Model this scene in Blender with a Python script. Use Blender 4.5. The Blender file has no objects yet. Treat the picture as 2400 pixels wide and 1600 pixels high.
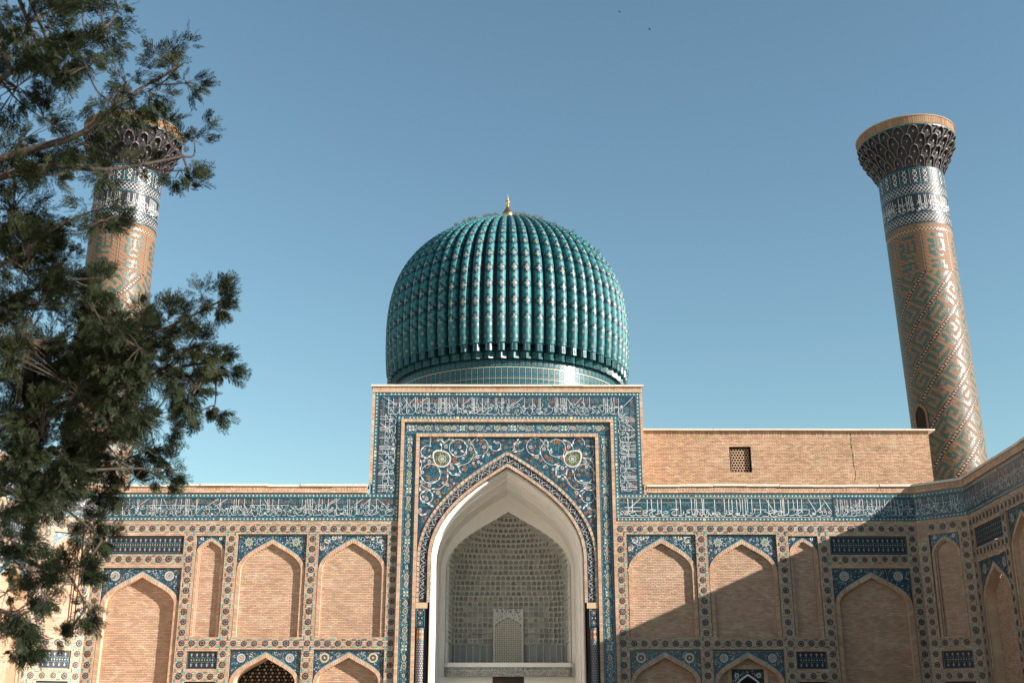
import bpy, math, random
from mathutils import Vector, Matrix
random.seed(11)
R = math.radians
scene = bpy.context.scene
COL = scene.collection

# ------------------------------------------------------------------ camera
cam = bpy.data.cameras.new('camera')
cam.sensor_width = 36.0
cam.lens = 36.0*2650/2400
cam.clip_end = 3000
cam.dof.use_dof = True
cam.dof.focus_distance = 48.0
cam.dof.aperture_fstop = 3.0
camo = bpy.data.objects.new('camera', cam); COL.objects.link(camo)
camo.location = (0, -45, 1.7)
camo.rotation_euler = (R(90+18.1), 0, R(-0.24))
scene.camera = camo

# ------------------------------------------------------------------ sky, sun, exposure
SUN = Vector((0.9135, -0.4067, 0.406)).normalized()
elev = math.asin(SUN.z)
world = bpy.data.worlds.new('World'); scene.world = world; world.use_nodes = True
nt = world.node_tree; nt.nodes.clear()
wo = nt.nodes.new('ShaderNodeOutputWorld'); bg = nt.nodes.new('ShaderNodeBackground')
sky = nt.nodes.new('ShaderNodeTexSky'); sky.sky_type = 'NISHITA'; sky.sun_disc = False
sky.sun_elevation = elev
sky.sun_rotation = math.atan2(SUN.x, SUN.y)
sky.altitude = 700; sky.air_density = 1.25; sky.dust_density = 0.0; sky.ozone_density = 1.0
bg.inputs['Strength'].default_value = 0.062
tint = nt.nodes.new('ShaderNodeMix'); tint.data_type = 'RGBA'; tint.blend_type = 'MULTIPLY'; tint.inputs[0].default_value = 1.0
tint.inputs[7].default_value = (0.89, 1.055, 1.0, 1)      # the slightly green-blue air of the photograph, the same in every direction
nt.links.new(sky.outputs[0], tint.inputs[6]); nt.links.new(tint.outputs[2], bg.inputs[0]); nt.links.new(bg.outputs[0], wo.inputs[0])
sl = bpy.data.lights.new('sun', 'SUN'); sl.energy = 5.0; sl.angle = R(0.5); sl.color = (1.0, 0.945, 0.87)
so = bpy.data.objects.new('sun', sl); COL.objects.link(so)
so.rotation_euler = (-SUN).to_track_quat('-Z', 'Y').to_euler()
so.location = (40, -30, 40)
vs = scene.view_settings
vs.view_transform = 'Standard'; vs.look = 'None'; vs.gamma = 1.0; vs.use_curve_mapping = False
vs.exposure = 1.34
scene.cycles.diffuse_bounces = 8; scene.cycles.max_bounces = 12

# ------------------------------------------------------------------ materials
MATS = {}
def mat(name, c1, c2=None, rough=0.8, spec=0.5, nscale=6.0, bump=0.0, bscale=30.0, island=0.0, metal=0.0, objr=None, streak=None, coat=0.0, pale=None, world=False):
    m = bpy.data.materials.new(name); m.use_nodes = True; MATS[name] = m
    t = m.node_tree; N = t.nodes; L = t.links
    p = N['Principled BSDF']
    p.inputs['Roughness'].default_value = rough
    p.inputs['Metallic'].default_value = metal
    p.inputs['Specular IOR Level'].default_value = spec
    if coat:
        p.inputs['Coat Weight'].default_value = coat; p.inputs['Coat Roughness'].default_value = 0.12
    if world:
        class _T: pass
        gp = N.new('ShaderNodeNewGeometry'); tc = _T(); tc.outputs = {'Object': gp.outputs['Position']}
    else: tc = N.new('ShaderNodeTexCoord')
    if c2 is None: c2 = tuple(x*0.72 for x in c1)
    nz = N.new('ShaderNodeTexNoise'); nz.inputs['Scale'].default_value = nscale; nz.inputs['Detail'].default_value = 6
    nz.inputs['Roughness'].default_value = 0.65
    L.new(tc.outputs['Object'], nz.inputs['Vector'])
    rp = N.new('ShaderNodeMapRange'); rp.inputs[1].default_value = 0.3; rp.inputs[2].default_value = 0.7
    L.new(nz.outputs['Fac'], rp.inputs[0])
    mx = N.new('ShaderNodeMix'); mx.data_type = 'RGBA'
    mx.inputs[6].default_value = (*c1, 1); mx.inputs[7].default_value = (*c2, 1)
    L.new(rp.outputs[0], mx.inputs[0])
    out = mx.outputs[2]
    if streak:   # large soft weathering patches
        n2 = N.new('ShaderNodeTexNoise'); n2.inputs['Scale'].default_value = 0.55; n2.inputs['Detail'].default_value = 8
        n2.inputs['Roughness'].default_value = 0.7
        L.new(tc.outputs['Object'], n2.inputs['Vector'])
        r2 = N.new('ShaderNodeMapRange'); r2.inputs[1].default_value = 0.42; r2.inputs[2].default_value = 0.72
        L.new(n2.outputs['Fac'], r2.inputs[0])
        m2 = N.new('ShaderNodeMix'); m2.data_type = 'RGBA'
        L.new(r2.outputs[0], m2.inputs[0]); L.new(out, m2.inputs[6]); m2.inputs[7].default_value = (*streak, 1)
        out = m2.outputs[2]
    if pale:     # washed-out and salt-bloomed patches
        n4 = N.new('ShaderNodeTexNoise'); n4.inputs['Scale'].default_value = 1.1; n4.inputs['Detail'].default_value = 9; n4.inputs['Roughness'].default_value = 0.75
        mp = N.new('ShaderNodeMapping'); mp.inputs['Location'].default_value = (13.7, 4.1, 7.3); mp.inputs['Scale'].default_value = (1, 1, 1.8)
        L.new(tc.outputs['Object'], mp.inputs[0]); L.new(mp.outputs[0], n4.inputs['Vector'])
        r5 = N.new('ShaderNodeMapRange'); r5.inputs[1].default_value = 0.5; r5.inputs[2].default_value = 0.8; L.new(n4.outputs['Fac'], r5.inputs[0])
        m5 = N.new('ShaderNodeMix'); m5.data_type = 'RGBA'; L.new(r5.outputs[0], m5.inputs[0]); L.new(out, m5.inputs[6]); m5.inputs[7].default_value = (*pale, 1)
        out = m5.outputs[2]
    if island or objr:
        if objr:
            g = N.new('ShaderNodeObjectInfo'); rnd = g.outputs['Random']; amt = objr
        else:
            g = N.new('ShaderNodeNewGeometry'); rnd = g.outputs['Random Per Island']; amt = island
        r3 = N.new('ShaderNodeMapRange'); r3.inputs[3].default_value = 1-amt; r3.inputs[4].default_value = 1+amt
        L.new(rnd, r3.inputs[0])
        hs = N.new('ShaderNodeHueSaturation'); L.new(r3.outputs[0], hs.inputs['Value']); L.new(out, hs.inputs['Color'])
        # a second, decorrelated random for hue
        mu = N.new('ShaderNodeMath'); mu.operation = 'MULTIPLY'; mu.inputs[1].default_value = 37.7; L.new(rnd, mu.inputs[0])
        fr = N.new('ShaderNodeMath'); fr.operation = 'FRACT'; L.new(mu.outputs[0], fr.inputs[0])
        r4 = N.new('ShaderNodeMapRange'); r4.inputs[3].default_value = 0.5-0.018; r4.inputs[4].default_value = 0.5+0.018
        L.new(fr.outputs[0], r4.inputs[0]); L.new(r4.outputs[0], hs.inputs['Hue'])
        out = hs.outputs['Color']
    L.new(out, p.inputs['Base Color'])
    if bump:
        b = N.new('ShaderNodeBump'); b.inputs['Strength'].default_value = bump; b.inputs['Distance'].default_value = 0.02
        n3 = N.new('ShaderNodeTexNoise'); n3.inputs['Scale'].default_value = bscale; n3.inputs['Detail'].default_value = 4
        L.new(tc.outputs['Object'], n3.inputs['Vector'])
        L.new(n3.outputs['Fac'], b.inputs['Height']); L.new(b.outputs[0], p.inputs['Normal'])
    return m
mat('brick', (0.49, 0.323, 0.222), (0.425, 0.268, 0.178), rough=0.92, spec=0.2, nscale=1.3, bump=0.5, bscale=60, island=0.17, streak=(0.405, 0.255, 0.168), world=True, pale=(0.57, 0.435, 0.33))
mat('single_brick', (0.49, 0.323, 0.222), (0.425, 0.268, 0.178), rough=0.92, spec=0.2, nscale=1.3, bump=0.5, bscale=60, objr=0.17, streak=(0.405, 0.255, 0.168), world=True, pale=(0.57, 0.435, 0.33))
mat('mortar', (0.37, 0.245, 0.17), (0.30, 0.195, 0.135), rough=0.95, spec=0.1, nscale=3, bump=0.4, bscale=40)
mat('oldbrick', (0.445, 0.287, 0.188), (0.385, 0.237, 0.15), rough=0.92, spec=0.2, nscale=1.1, bump=0.5, bscale=60, island=0.2, streak=(0.36, 0.225, 0.142), world=True, pale=(0.52, 0.385, 0.28))
mat('single_oldbrick', (0.445, 0.287, 0.188), (0.385, 0.237, 0.15), rough=0.92, spec=0.2, nscale=1.1, bump=0.5, bscale=60, objr=0.2, streak=(0.36, 0.225, 0.142), world=True, pale=(0.52, 0.385, 0.28))
mat('coping', (0.62, 0.55, 0.46), (0.50, 0.43, 0.35), rough=0.9, spec=0.2, bump=0.3)
mat('navy', (0.011, 0.027, 0.052), (0.010, 0.040, 0.060), rough=0.34, nscale=9, bump=0.12, bscale=18, island=0.1)
mat('dark', (0.012, 0.014, 0.022), (0.022, 0.020, 0.026), rough=0.5, spec=0.25, nscale=9, bump=0.3, bscale=20, island=0.2)
mat('turq', (0.026, 0.155, 0.165), (0.018, 0.10, 0.12), rough=0.32, nscale=7, bump=0.12, bscale=18, island=0.25)
mat('cyan', (0.085, 0.245, 0.265), (0.05, 0.165, 0.20), rough=0.34, nscale=7, island=0.2)
mat('teal', (0.014, 0.085, 0.088), (0.01, 0.05, 0.062), rough=0.38, spec=0.4, nscale=7, bump=0.3, bscale=18, island=0.25)
mat('white', (0.58, 0.57, 0.55), (0.45, 0.44, 0.43), rough=0.45, spec=0.3, nscale=7, island=0.1)
mat('orange', (0.44, 0.175, 0.055), (0.32, 0.10, 0.03), rough=0.4, nscale=7, island=0.25)
mat('terra', (0.30, 0.13, 0.075), (0.20, 0.09, 0.06), rough=0.5, nscale=7, island=0.2)
mat('olive', (0.20, 0.19, 0.05), (0.10, 0.13, 0.05), rough=0.4, nscale=7, island=0.2)
mat('green', (0.045, 0.085, 0.03), (0.03, 0.06, 0.03), rough=0.35, nscale=7)
mat('cream', (0.56, 0.47, 0.30), (0.44, 0.35, 0.20), rough=0.4, nscale=7, island=0.1)
mat('plaster', (0.84, 0.80, 0.745), (0.78, 0.735, 0.675), rough=0.9, spec=0.2, nscale=1.2, bump=0.2, bscale=9, streak=(0.74, 0.68, 0.605))
mat('stone', (0.37, 0.35, 0.315), (0.28, 0.268, 0.245), rough=0.8, spec=0.3, nscale=5, bump=0.4, bscale=25, objr=0.3, streak=(0.30, 0.275, 0.24))
mat('rim', (0.66, 0.63, 0.57), (0.56, 0.535, 0.48), rough=0.85, spec=0.2, nscale=5)
mat('bluestone', (0.215, 0.23, 0.235), (0.27, 0.27, 0.26), rough=0.6, nscale=3, bump=0.2, objr=0.15)
mat('grille', (0.70, 0.645, 0.56), (0.62, 0.56, 0.48), rough=0.85, nscale=6)
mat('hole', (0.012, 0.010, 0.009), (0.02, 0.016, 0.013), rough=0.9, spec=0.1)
mat('wood', (0.055, 0.026, 0.014), (0.03, 0.014, 0.008), rough=0.6, nscale=12, bump=0.4)
mat('gold', (0.80, 0.47, 0.17), (0.62, 0.33, 0.11), rough=0.28, metal=1.0, nscale=4)
mat('domet', (0.027, 0.165, 0.168), (0.019, 0.12, 0.13), rough=0.53, spec=0.34, nscale=30, bump=0.8, bscale=16)
mat('domed', (0.008, 0.018, 0.038), (0.008, 0.028, 0.048), rough=0.47, spec=0.36, nscale=30, bump=0.7, bscale=16)
mat('domep', (0.10, 0.215, 0.215), (0.07, 0.165, 0.17), rough=0.47, spec=0.36, nscale=30, bump=0.7, bscale=16)
mat('drumt', (0.012, 0.115, 0.12), (0.010, 0.085, 0.095), rough=0.2, nscale=30)
mat('ivory', (0.34, 0.285, 0.18), (0.26, 0.21, 0.125), rough=0.4, nscale=30)
mat('rust', (0.24, 0.07, 0.025), (0.15, 0.045, 0.02), rough=0.3, nscale=30)
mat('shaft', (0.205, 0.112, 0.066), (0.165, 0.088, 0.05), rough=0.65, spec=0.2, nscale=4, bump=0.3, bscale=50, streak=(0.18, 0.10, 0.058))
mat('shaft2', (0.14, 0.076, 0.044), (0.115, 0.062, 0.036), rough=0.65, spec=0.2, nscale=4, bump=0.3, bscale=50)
mat('rimbrick', (0.235, 0.145, 0.088), (0.19, 0.112, 0.066), rough=0.85, spec=0.2, nscale=4, island=0.2)
mat('hood', (0.058, 0.050, 0.045), (0.10, 0.07, 0.055), rough=0.5, spec=0.3, nscale=9, bump=0.3, bscale=20, objr=0.3)
mat('shteal', (0.018, 0.082, 0.072), (0.013, 0.058, 0.054), rough=0.38, spec=0.35, nscale=8, bump=0.6, bscale=22)
mat('dusty', (0.10, 0.11, 0.12), (0.06, 0.068, 0.08), rough=0.45, spec=0.35, nscale=9, island=0.3)
mat('paving', (0.58, 0.52, 0.44), (0.50, 0.445, 0.375), rough=0.9, nscale=0.8, bump=0.2, bscale=3)
mat('glazed', (0.05, 0.33, 0.30), (0.03, 0.22, 0.21), rough=0.35, nscale=7, island=0.25)
mat('bark', (0.055, 0.036, 0.024), (0.028, 0.019, 0.013), rough=0.9, nscale=14, bump=0.8, bscale=30)
mat('leaf', (0.015, 0.021, 0.007), (0.006, 0.012, 0.006), rough=0.7, spec=0.12, nscale=2.2, island=0.4, streak=(0.025, 0.025, 0.008))
mat('weed', (0.11, 0.125, 0.045), (0.15, 0.12, 0.06), rough=0.8, nscale=4, island=0.3)
mat('feather', (0.02, 0.02, 0.022), rough=0.7)

# ------------------------------------------------------------------ mesh builder
def plane(u, v, w): return (u, -w, v)
class MB:
    def __init__(s, P=plane): s.v = []; s.f = []; s.m = []; s.P = P; s.T = None
    def pt(s, u, v, w):
        if s.T: u, v = s.T(u, v)
        s.v.append(s.P(u, v, w)); return len(s.v)-1
    def face(s, idx, m): s.f.append(idx); s.m.append(m)
    def poly(s, pts, w, m): s.face([s.pt(a, b, w) for a, b in pts], m)
    def quad(s, u0, v0, u1, v1, w, m): s.poly([(u0, v0), (u1, v0), (u1, v1), (u0, v1)], w, m)
    def raw(s, pts, m):
        n = len(s.v); s.v += [tuple(p) for p in pts]; s.face(list(range(n, n+len(pts))), m)
    def box(s, u0, v0, u1, v1, w0, w1, m, back=False):
        a = [s.pt(u, v, w1) for u, v in ((u0, v0), (u1, v0), (u1, v1), (u0, v1))]
        b = [s.pt(u, v, w0) for u, v in ((u0, v0), (u1, v0), (u1, v1), (u0, v1))]
        s.face(a, m)
        for i in range(4):
            j = (i+1) % 4; s.face([a[i], b[i], b[j], a[j]], m)
        if back: s.face(b[::-1], m)
    def disc(s, cx, cy, r, n, w, m, rot=0.0, sx=1.0):
        s.poly([(cx+sx*r*math.cos(rot+2*math.pi*i/n), cy+r*math.sin(rot+2*math.pi*i/n)) for i in range(n)], w, m)
    def ring(s, cx, cy, r0, r1, n, w, m, a0=0.0, a1=None):
        full = a1 is None
        if full: a1 = a0+2*math.pi
        k = n if full else n+1
        A = [s.pt(cx+r0*math.cos(a0+(a1-a0)*i/n), cy+r0*math.sin(a0+(a1-a0)*i/n), w) for i in range(k)]
        B = [s.pt(cx+r1*math.cos(a0+(a1-a0)*i/n), cy+r1*math.sin(a0+(a1-a0)*i/n), w) for i in range(k)]
        for i in range(n):
            j = (i+1) % k; s.face([A[i], B[i], B[j], A[j]], m)
    def leaf(s, cx, cy, ang, L, W, w, m):
        c, d = math.cos(ang), math.sin(ang)
        s.poly([(cx, cy), (cx+.45*L*c+W*d, cy+.45*L*d-W*c), (cx+L*c, cy+L*d), (cx+.45*L*c-W*d, cy+.45*L*d+W*c)], w, m)
    def ribbon(s, pts, wd, w, m, closed=False):
        n = len(pts)
        if n < 2: return
        Ls = []; Rs = []
        for i in range(n):
            if closed: a = pts[(i-1) % n]; b = pts[(i+1) % n]
            else: a = pts[max(i-1, 0)]; b = pts[min(i+1, n-1)]
            dx, dy = b[0]-a[0], b[1]-a[1]; l = math.hypot(dx, dy) or 1e-6
            h = (wd[i] if isinstance(wd, list) else wd)*.5
            nx, ny = -dy/l*h, dx/l*h
            Ls.append(s.pt(pts[i][0]+nx, pts[i][1]+ny, w)); Rs.append(s.pt(pts[i][0]-nx, pts[i][1]-ny, w))
        for i in range(n if closed else n-1):
            j = (i+1) % n; s.face([Ls[i], Rs[i], Rs[j], Ls[j]], m)
    def flower(s, cx, cy, r, n, w, mp, mc, rot=0.0):
        for i in range(n):
            a = rot+2*math.pi*i/n
            s.leaf(cx, cy, a, r, r*.36, w, mp)
        s.disc(cx, cy, r*.36, 6, w+.002, mc)
    def build(s, name, parent=None, smooth=False, stuff=False):
        me = bpy.data.meshes.new(name)
        me.from_pydata(s.v, [], s.f)
        slots = {}
        for i, k in enumerate(s.m):
            if k not in slots: slots[k] = len(slots); me.materials.append(MATS[k])
        me.polygons.foreach_set('material_index', [slots[k] for k in s.m])
        if smooth: me.polygons.foreach_set('use_smooth', [True]*len(me.polygons))
        me.update()
        o = bpy.data.objects.new(name, me); COL.objects.link(o)
        if parent: o.parent = parent
        if stuff: o['kind'] = 'stuff'
        return o
def thing(name, label, cat, loc=(0, 0, 0), rz=0.0, group=None):
    o = bpy.data.objects.new(name, None); COL.objects.link(o)
    o.location = loc; o.rotation_euler = (0, 0, rz); o.empty_display_size = 0.3
    o['label'] = label; o['category'] = cat
    if group: o['group'] = group
    return o
def put(mesh, name, parent, loc=(0, 0, 0), rot=(0, 0, 0), sc=(1, 1, 1)):
    o = bpy.data.objects.new(name, mesh); COL.objects.link(o)
    o.parent = parent; o.location = loc; o.rotation_euler = rot; o.scale = sc
    return o
def proto(mb, name, smooth=False):
    o = mb.build(name, smooth=smooth); me = o.data; bpy.data.objects.remove(o); return me

# ------------------------------------------------------------------ arches and brickwork
class Arch:
    def __init__(s, cx, a, zs, za, slope=0.62):
        s.cx, s.a, s.zs, s.za = cx, a, zs, za
        h = za-zs
        p0 = (a, zs); p1 = (a, zs+.47*h); p2 = (.48*a, za-slope*.48*a); p3 = (0, za)
        s.half = []
        for i in range(25):
            t = i/24; q = 1-t
            s.half.append(tuple(q**3*p0[k]+3*q*q*t*p1[k]+3*q*t*t*p2[k]+t**3*p3[k] for k in (0, 1)))
    def hw(s, z):
        if z <= s.zs: return s.a
        if z >= s.za: return None
        for (x0, z0), (x1, z1) in zip(s.half, s.half[1:]):
            if z0 <= z <= z1: return x0+(x1-x0)*(z-z0)/(z1-z0+1e-9)
        return 0
    def z(s, x):
        x = abs(x-s.cx)
        if x >= s.a: return s.zs
        for (x0, z0), (x1, z1) in zip(s.half, s.half[1:]):
            if x1 <= x <= x0: return z0+(z1-z0)*(x0-x)/(x0-x1+1e-9)
        return s.za
    def line(s, zb=None):     # left foot, over the apex, right foot
        L = [(s.cx-x, z) for x, z in s.half]
        Rr = [(s.cx+x, z) for x, z in s.half[::-1]][1:]
        p = L+Rr
        if zb is not None: p = [(s.cx-s.a, zb)]+p+[(s.cx+s.a, zb)]
        return p
    def inset(s, d): return Arch(s.cx, s.a-d, s.zs, s.za-d*1.15)
def strip2(mb, A, B, w, m):        # flat strip between two polylines with equal counts
    a = [mb.pt(x, z, w) for x, z in A]; b = [mb.pt(x, z, w) for x, z in B]
    for i in range(len(a)-1): mb.face([a[i], a[i+1], b[i+1], b[i]], m)
def extrude(mb, A, w0, w1, m):     # strip along a polyline between two depths
    a = [mb.pt(x, z, w0) for x, z in A]; b = [mb.pt(x, z, w1) for x, z in A]
    for i in range(len(a)-1): mb.face([a[i], a[i+1], b[i+1], b[i]], m)
def resample(pts, step):
    out = [pts[0]]; acc = 0
    for a, b in zip(pts, pts[1:]):
        l = math.hypot(b[0]-a[0], b[1]-a[1]); pos = 0
        while acc+(l-pos) >= step:
            pos += step-acc; acc = 0
            t = pos/l; out.append((a[0]+(b[0]-a[0])*t, a[1]+(b[1]-a[1])*t))
        acc += l-pos
    out.append(pts[-1]); return out
def rows(mb, u0, u1, z0, z1, holes, w, inside=None, course=0.066, L=0.205, mb_=('brick', 'mortar'), jit=0.006, pick=None, quota=None):
    n = max(1, round((z1-z0)/course)); ch = (z1-z0)/n
    for k in range(n):
        za, zb = z0+k*ch, z0+(k+1)*ch; zm = (za+zb)/2
        a, b = u0, u1
        if inside:
            h = inside.hw(zm)
            if h is None or h < .03: continue
            a, b = max(a, inside.cx-h), min(b, inside.cx+h)
        iv = [(a, b)]
        for hl in holes:
            r = hl(zm)
            if not r: continue
            nv = []
            for p, q in iv:
                if r[1] <= p or r[0] >= q: nv.append((p, q)); continue
                if r[0] > p: nv.append((p, r[0]))
                if r[1] < q: nv.append((r[1], q))
            iv = nv
        off = (k % 2)*L*.5+random.uniform(-.02, .02)
        for p, q in iv:
            if q-p < .012: continue
            mb.quad(p, za, q, zb, w-.016, mb_[1])
            x = math.floor((p-off)/L)*L+off
            while x < q:
                l = L
                xa, xb = max(x, p), min(x+l, q)
                if pick is not None and xb-xa > L-.002 and quota[0] > 0:
                    quota[0] -= 1; pick.append((xa+.005, za+.0075, xb-.005, zb-.0075, w-.016, w+random.uniform(-.004, jit)))
                elif xb-xa > .03:
                    mb.box(xa+.005, za+.0075, xb-.005, zb-.0075, w-.016, w+random.uniform(-.004, jit), mb_[0])
                x += l
UNIT = {}
def lay_bricks(pick, parent, m):
    """single bricks, all sharing one unit block"""
    if m not in UNIT:
        b = MB(); b.box(0, 0, 1, 1, 0, 1, m); UNIT[m] = proto(b, 'brick')
    for u0, v0, u1, v1, w0, w1 in pick:
        put(UNIT[m], 'brick', parent, (u0, -w0, v0), (0, 0, 0), (u1-u0, w1-w0, v1-v0))
def rect_hole(a, b, z0, z1):
    return lambda z: (a, b) if z0 <= z <= z1 else None
def soldiers(mb, u0, u1, z0, z1, w, wd=0.062, m='brick'):
    n = max(1, round((u1-u0)/wd)); d = (u1-u0)/n
    mb.quad(u0, z0, u1, z1, w-.014, 'mortar')
    for i in range(n):
        mb.box(u0+i*d+.006, z0, u0+(i+1)*d-.006, z1-.004, w-.014, w+random.uniform(-.004, .006), m)
def voussoirs(mb, outer, inner, w0, w1, zb, m='brick', step=0.085):
    A = outer.line(zb); B = inner.line(zb)
    A = [p for p in A]; n = 0
    # total length on the outer line decides the count; both lines sampled at equal parameter
    def lens(P):
        s = [0]
        for a, b in zip(P, P[1:]): s.append(s[-1]+math.hypot(b[0]-a[0], b[1]-a[1]))
        return s
    def samp(P, S, t):
        d = t*S[-1]
        for i in range(len(P)-1):
            if S[i+1] >= d-1e-9:
                k = (d-S[i])/(S[i+1]-S[i]+1e-9); return (P[i][0]+(P[i+1][0]-P[i][0])*k, P[i][1]+(P[i+1][1]-P[i][1])*k)
        return P[-1]
    SA, SB = lens(A), lens(B); n = max(8, int(SA[-1]/step))
    strip2(mb, A, B, w0+.004, 'mortar')
    for i in range(n):
        t0, t1 = (i+.08)/n, (i+.92)/n
        q = [samp(A, SA, t0), samp(A, SA, t1), samp(B, SB, t1), samp(B, SB, t0)]
        w = w1+random.uniform(-.005, .005)
        f = [mb.pt(x, z, w) for x, z in q]; g = [mb.pt(x, z, w0) for x, z in q]
        mb.face(f, m)
        for a in range(4):
            b = (a+1) % 4; mb.face([f[a], g[a], g[b], f[b]], m)

# ------------------------------------------------------------------ ornament
def catmull(P, n=4):
    out = []
    for i in range(len(P)-1):
        p0 = P[max(i-1, 0)]; p1 = P[i]; p2 = P[i+1]; p3 = P[min(i+2, len(P)-1)]
        for k in range(n):
            t = k/n
            out.append(tuple(.5*((2*p1[j])+(-p0[j]+p2[j])*t+(2*p0[j]-5*p1[j]+4*p2[j]-p3[j])*t*t+(-p0[j]+3*p1[j]-3*p2[j]+p3[j])*t**3) for j in (0, 1)))
    out.append(P[-1]); return out
GLY = {
 'bowl': [(1, .95), (1, .45), (.82, .1), (.45, 0), (.15, .12), (0, .5)],
 'ra': [(1, 1), (.97, .5), (.6, .12), (0, 0)],
 'waw': [(.88, .55), (.62, .98), (.42, .75), (.62, .52), (.95, .68), (.9, .3), (.55, .02), (0, .1)],
 'sin': [(1, .6), (.94, .15), (.8, .55), (.74, .15), (.6, .55), (.52, .12), (.25, .02), (0, .35)],
 'ha': [(1, .15), (.6, .95), (.2, .55), (.5, .1), (.9, .42), (.5, .55), (0, .1)],
 'ayn': [(.9, 1), (.5, .96), (.34, .72), (.75, .62), (.2, .36), (.28, .05), (1, .1)],
 'ya': [(.15, .85), (.62, 1), (.75, .7), (.3, .5), (.08, .2), (.45, 0), (1, .12)],
 'jim': [(0, .82), (.5, .96), (1, .85), (.4, .62), (.12, .3), (.45, 0), (1, .12)],
 'dal': [(.3, 1), (.9, .62), (.82, .1), (0, .1)],
 'sad': [(0, .2), (.5, .25), (.95, .55), (.6, .75), (.35, .3)],
 'mim': [(1, .5), (.7, .9), (.45, .6), (.75, .35), (.4, .3), (.2, 0)],
}
GK = list(GLY)
def pen(mb, P, th, w, m='white', nib=0.9):
    n = len(P); wd = []
    for i in range(n):
        a = P[max(i-1, 0)]; b = P[min(i+1, n-1)]
        ang = math.atan2(b[1]-a[1], b[0]-a[0])
        wd.append(th*(.55+.6*abs(math.sin(ang-nib))))
    wd[0] *= .7; wd[-1] *= .45
    mb.ribbon(P, wd, w, m)
def calligraphy(mb, u0, u1, z0, z1, stems, diags=(), hors=(), th=.03, w=.01, seed=1, tiers=2, pitch=.2):
    """tall stems at the given places, bowls and loops of joined letters below"""
    rg = random.Random(seed); H = z1-z0
    for s in stems:
        x = s; tp = z1-H*rg.uniform(.07, .12); bt = z0+H*rg.uniform(.14, .3)
        lean = rg.uniform(-.012, .018)
        mb.ribbon([(x-lean, tp+.01), (x, tp-.02), (x+lean*.6, (tp+bt)/2), (x+lean, bt)], [th*.6, th*1.15, th, th*.8], w, 'white')
        if rg.random() < .55:
            g = rg.choice((-1, 1))
            pen(mb, catmull([(x+lean, bt+.02), (x+lean+g*.03, bt-.06*H-.02), (x+lean+g*.1, bt-.04)]), th*.95, w+.001)
    for s0, s1, t0, t1 in diags:
        xa, xb = s0, s1
        mb.ribbon([(xa, z0+H*t0), ((xa+xb)/2, z0+H*(t0+t1)/2), (xb, z0+H*t1)], [th*.7, th*1.1, th*.9], w+.0015, 'white')
    for s0, s1, t in hors:
        mb.ribbon([(s0, z0+H*t), (s1, z0+H*(t-.01))], th*.85, w+.003, 'white')
    for tier in range(tiers):
        x = u1-.03
        base = z0+H*(.05 if tier == 0 else .36)
        hh = H*(.33 if tier == 0 else .27)
        while x > u0+.1:
            g = rg.choice(GK); wd = pitch*rg.uniform(.65, 1.35); sc = hh*rg.uniform(.7, 1.15); dz = rg.uniform(-.02, .05)*H
            P = [(x-wd+px*wd, base+dz+py*sc) for px, py in GLY[g]]
            pen(mb, catmull(P), th, w+.002+.001*tier)
            if rg.random() < .4:
                q = th*.7; cx, cy = x-wd*.5, base+dz+sc*rg.choice((1.15, -.08))
                mb.poly([(cx-q, cy), (cx, cy-q), (cx+q, cy), (cx, cy+q)], w+.004, 'white')
            x -= wd*rg.uniform(.8, 1.1)
            if rg.random() < .25: x -= .04
def scrolls(mb, u0, u1, z0, z1, w, seed, dens=1.0, cols=('cyan', 'turq'), flowers=('orange', 'white'), fr=.035, clip=None, th=.016):
    rg = random.Random(seed); area = (u1-u0)*(z1-z0)
    for i in range(int(area*22*dens)):
        cx, cy = rg.uniform(u0+.06, u1-.06), rg.uniform(z0+.05, z1-.05)
        if clip and not clip(cx, cy, .09): continue
        r = min(rg.uniform(.05, .12), cx-u0, u1-cx, cy-z0, z1-cy); a0 = rg.uniform(0, 6.3); d = rg.choice((-1, 1))
        P = [(cx+r*(1-.1*k)*math.cos(a0+d*k*.75), cy+r*(1-.1*k)*math.sin(a0+d*k*.75)) for k in range(8)]
        mb.ribbon(P, th, w, rg.choice(cols))
    for i in range(int(area*90*dens)):
        cx, cy = rg.uniform(u0+.04, u1-.04), rg.uniform(z0+.04, z1-.04)
        if clip and not clip(cx, cy, .04): continue
        mb.leaf(cx, cy, rg.uniform(0, 6.3), rg.uniform(.04, .075), rg.uniform(.008, .016), w+.001, rg.choice(cols))
    if flowers:
        for i in range(int(area*16*dens)):
            cx, cy = rg.uniform(u0+.05, u1-.05), rg.uniform(z0+.05, z1-.05)
            if clip and not clip(cx, cy, .05): continue
            f = rg.choice(flowers)
            mb.flower(cx, cy, fr*rg.uniform(.8, 1.25), 6, w+.002, f, 'rust' if f != 'orange' else 'dark', rg.random())
def kufic_ground(mb, u0, u1, z0, z1, w, seed):
    rg = random.Random(seed); x = u0+.02; H = z1-z0
    while x < u1-.06:
        k = rg.random(); m = 'terra' if rg.random() < .8 else 'turq'; t = .017
        wd = rg.uniform(.05, .13)
        mb.quad(x, z0+.01, x+t, z0+H*rg.uniform(.6, 1), w, m)
        if k < .7: y = z0+H*rg.choice((.05, .35, .6)); mb.quad(x, y, min(x+wd, u1), y+t, w, m)
        if k > .3: y = z0+H*rg.choice((.2, .5, .85)); mb.quad(x+.02, y, min(x+wd+.03, u1), y+t, w+.0005, 'orange' if rg.random() < .25 else m)
        if k > .5: mb.leaf(x+wd*.6, z0+H*rg.random()*.8, rg.uniform(0, 6), .05, .012, w+.001, 'cyan')
        x += wd*.7
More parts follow.
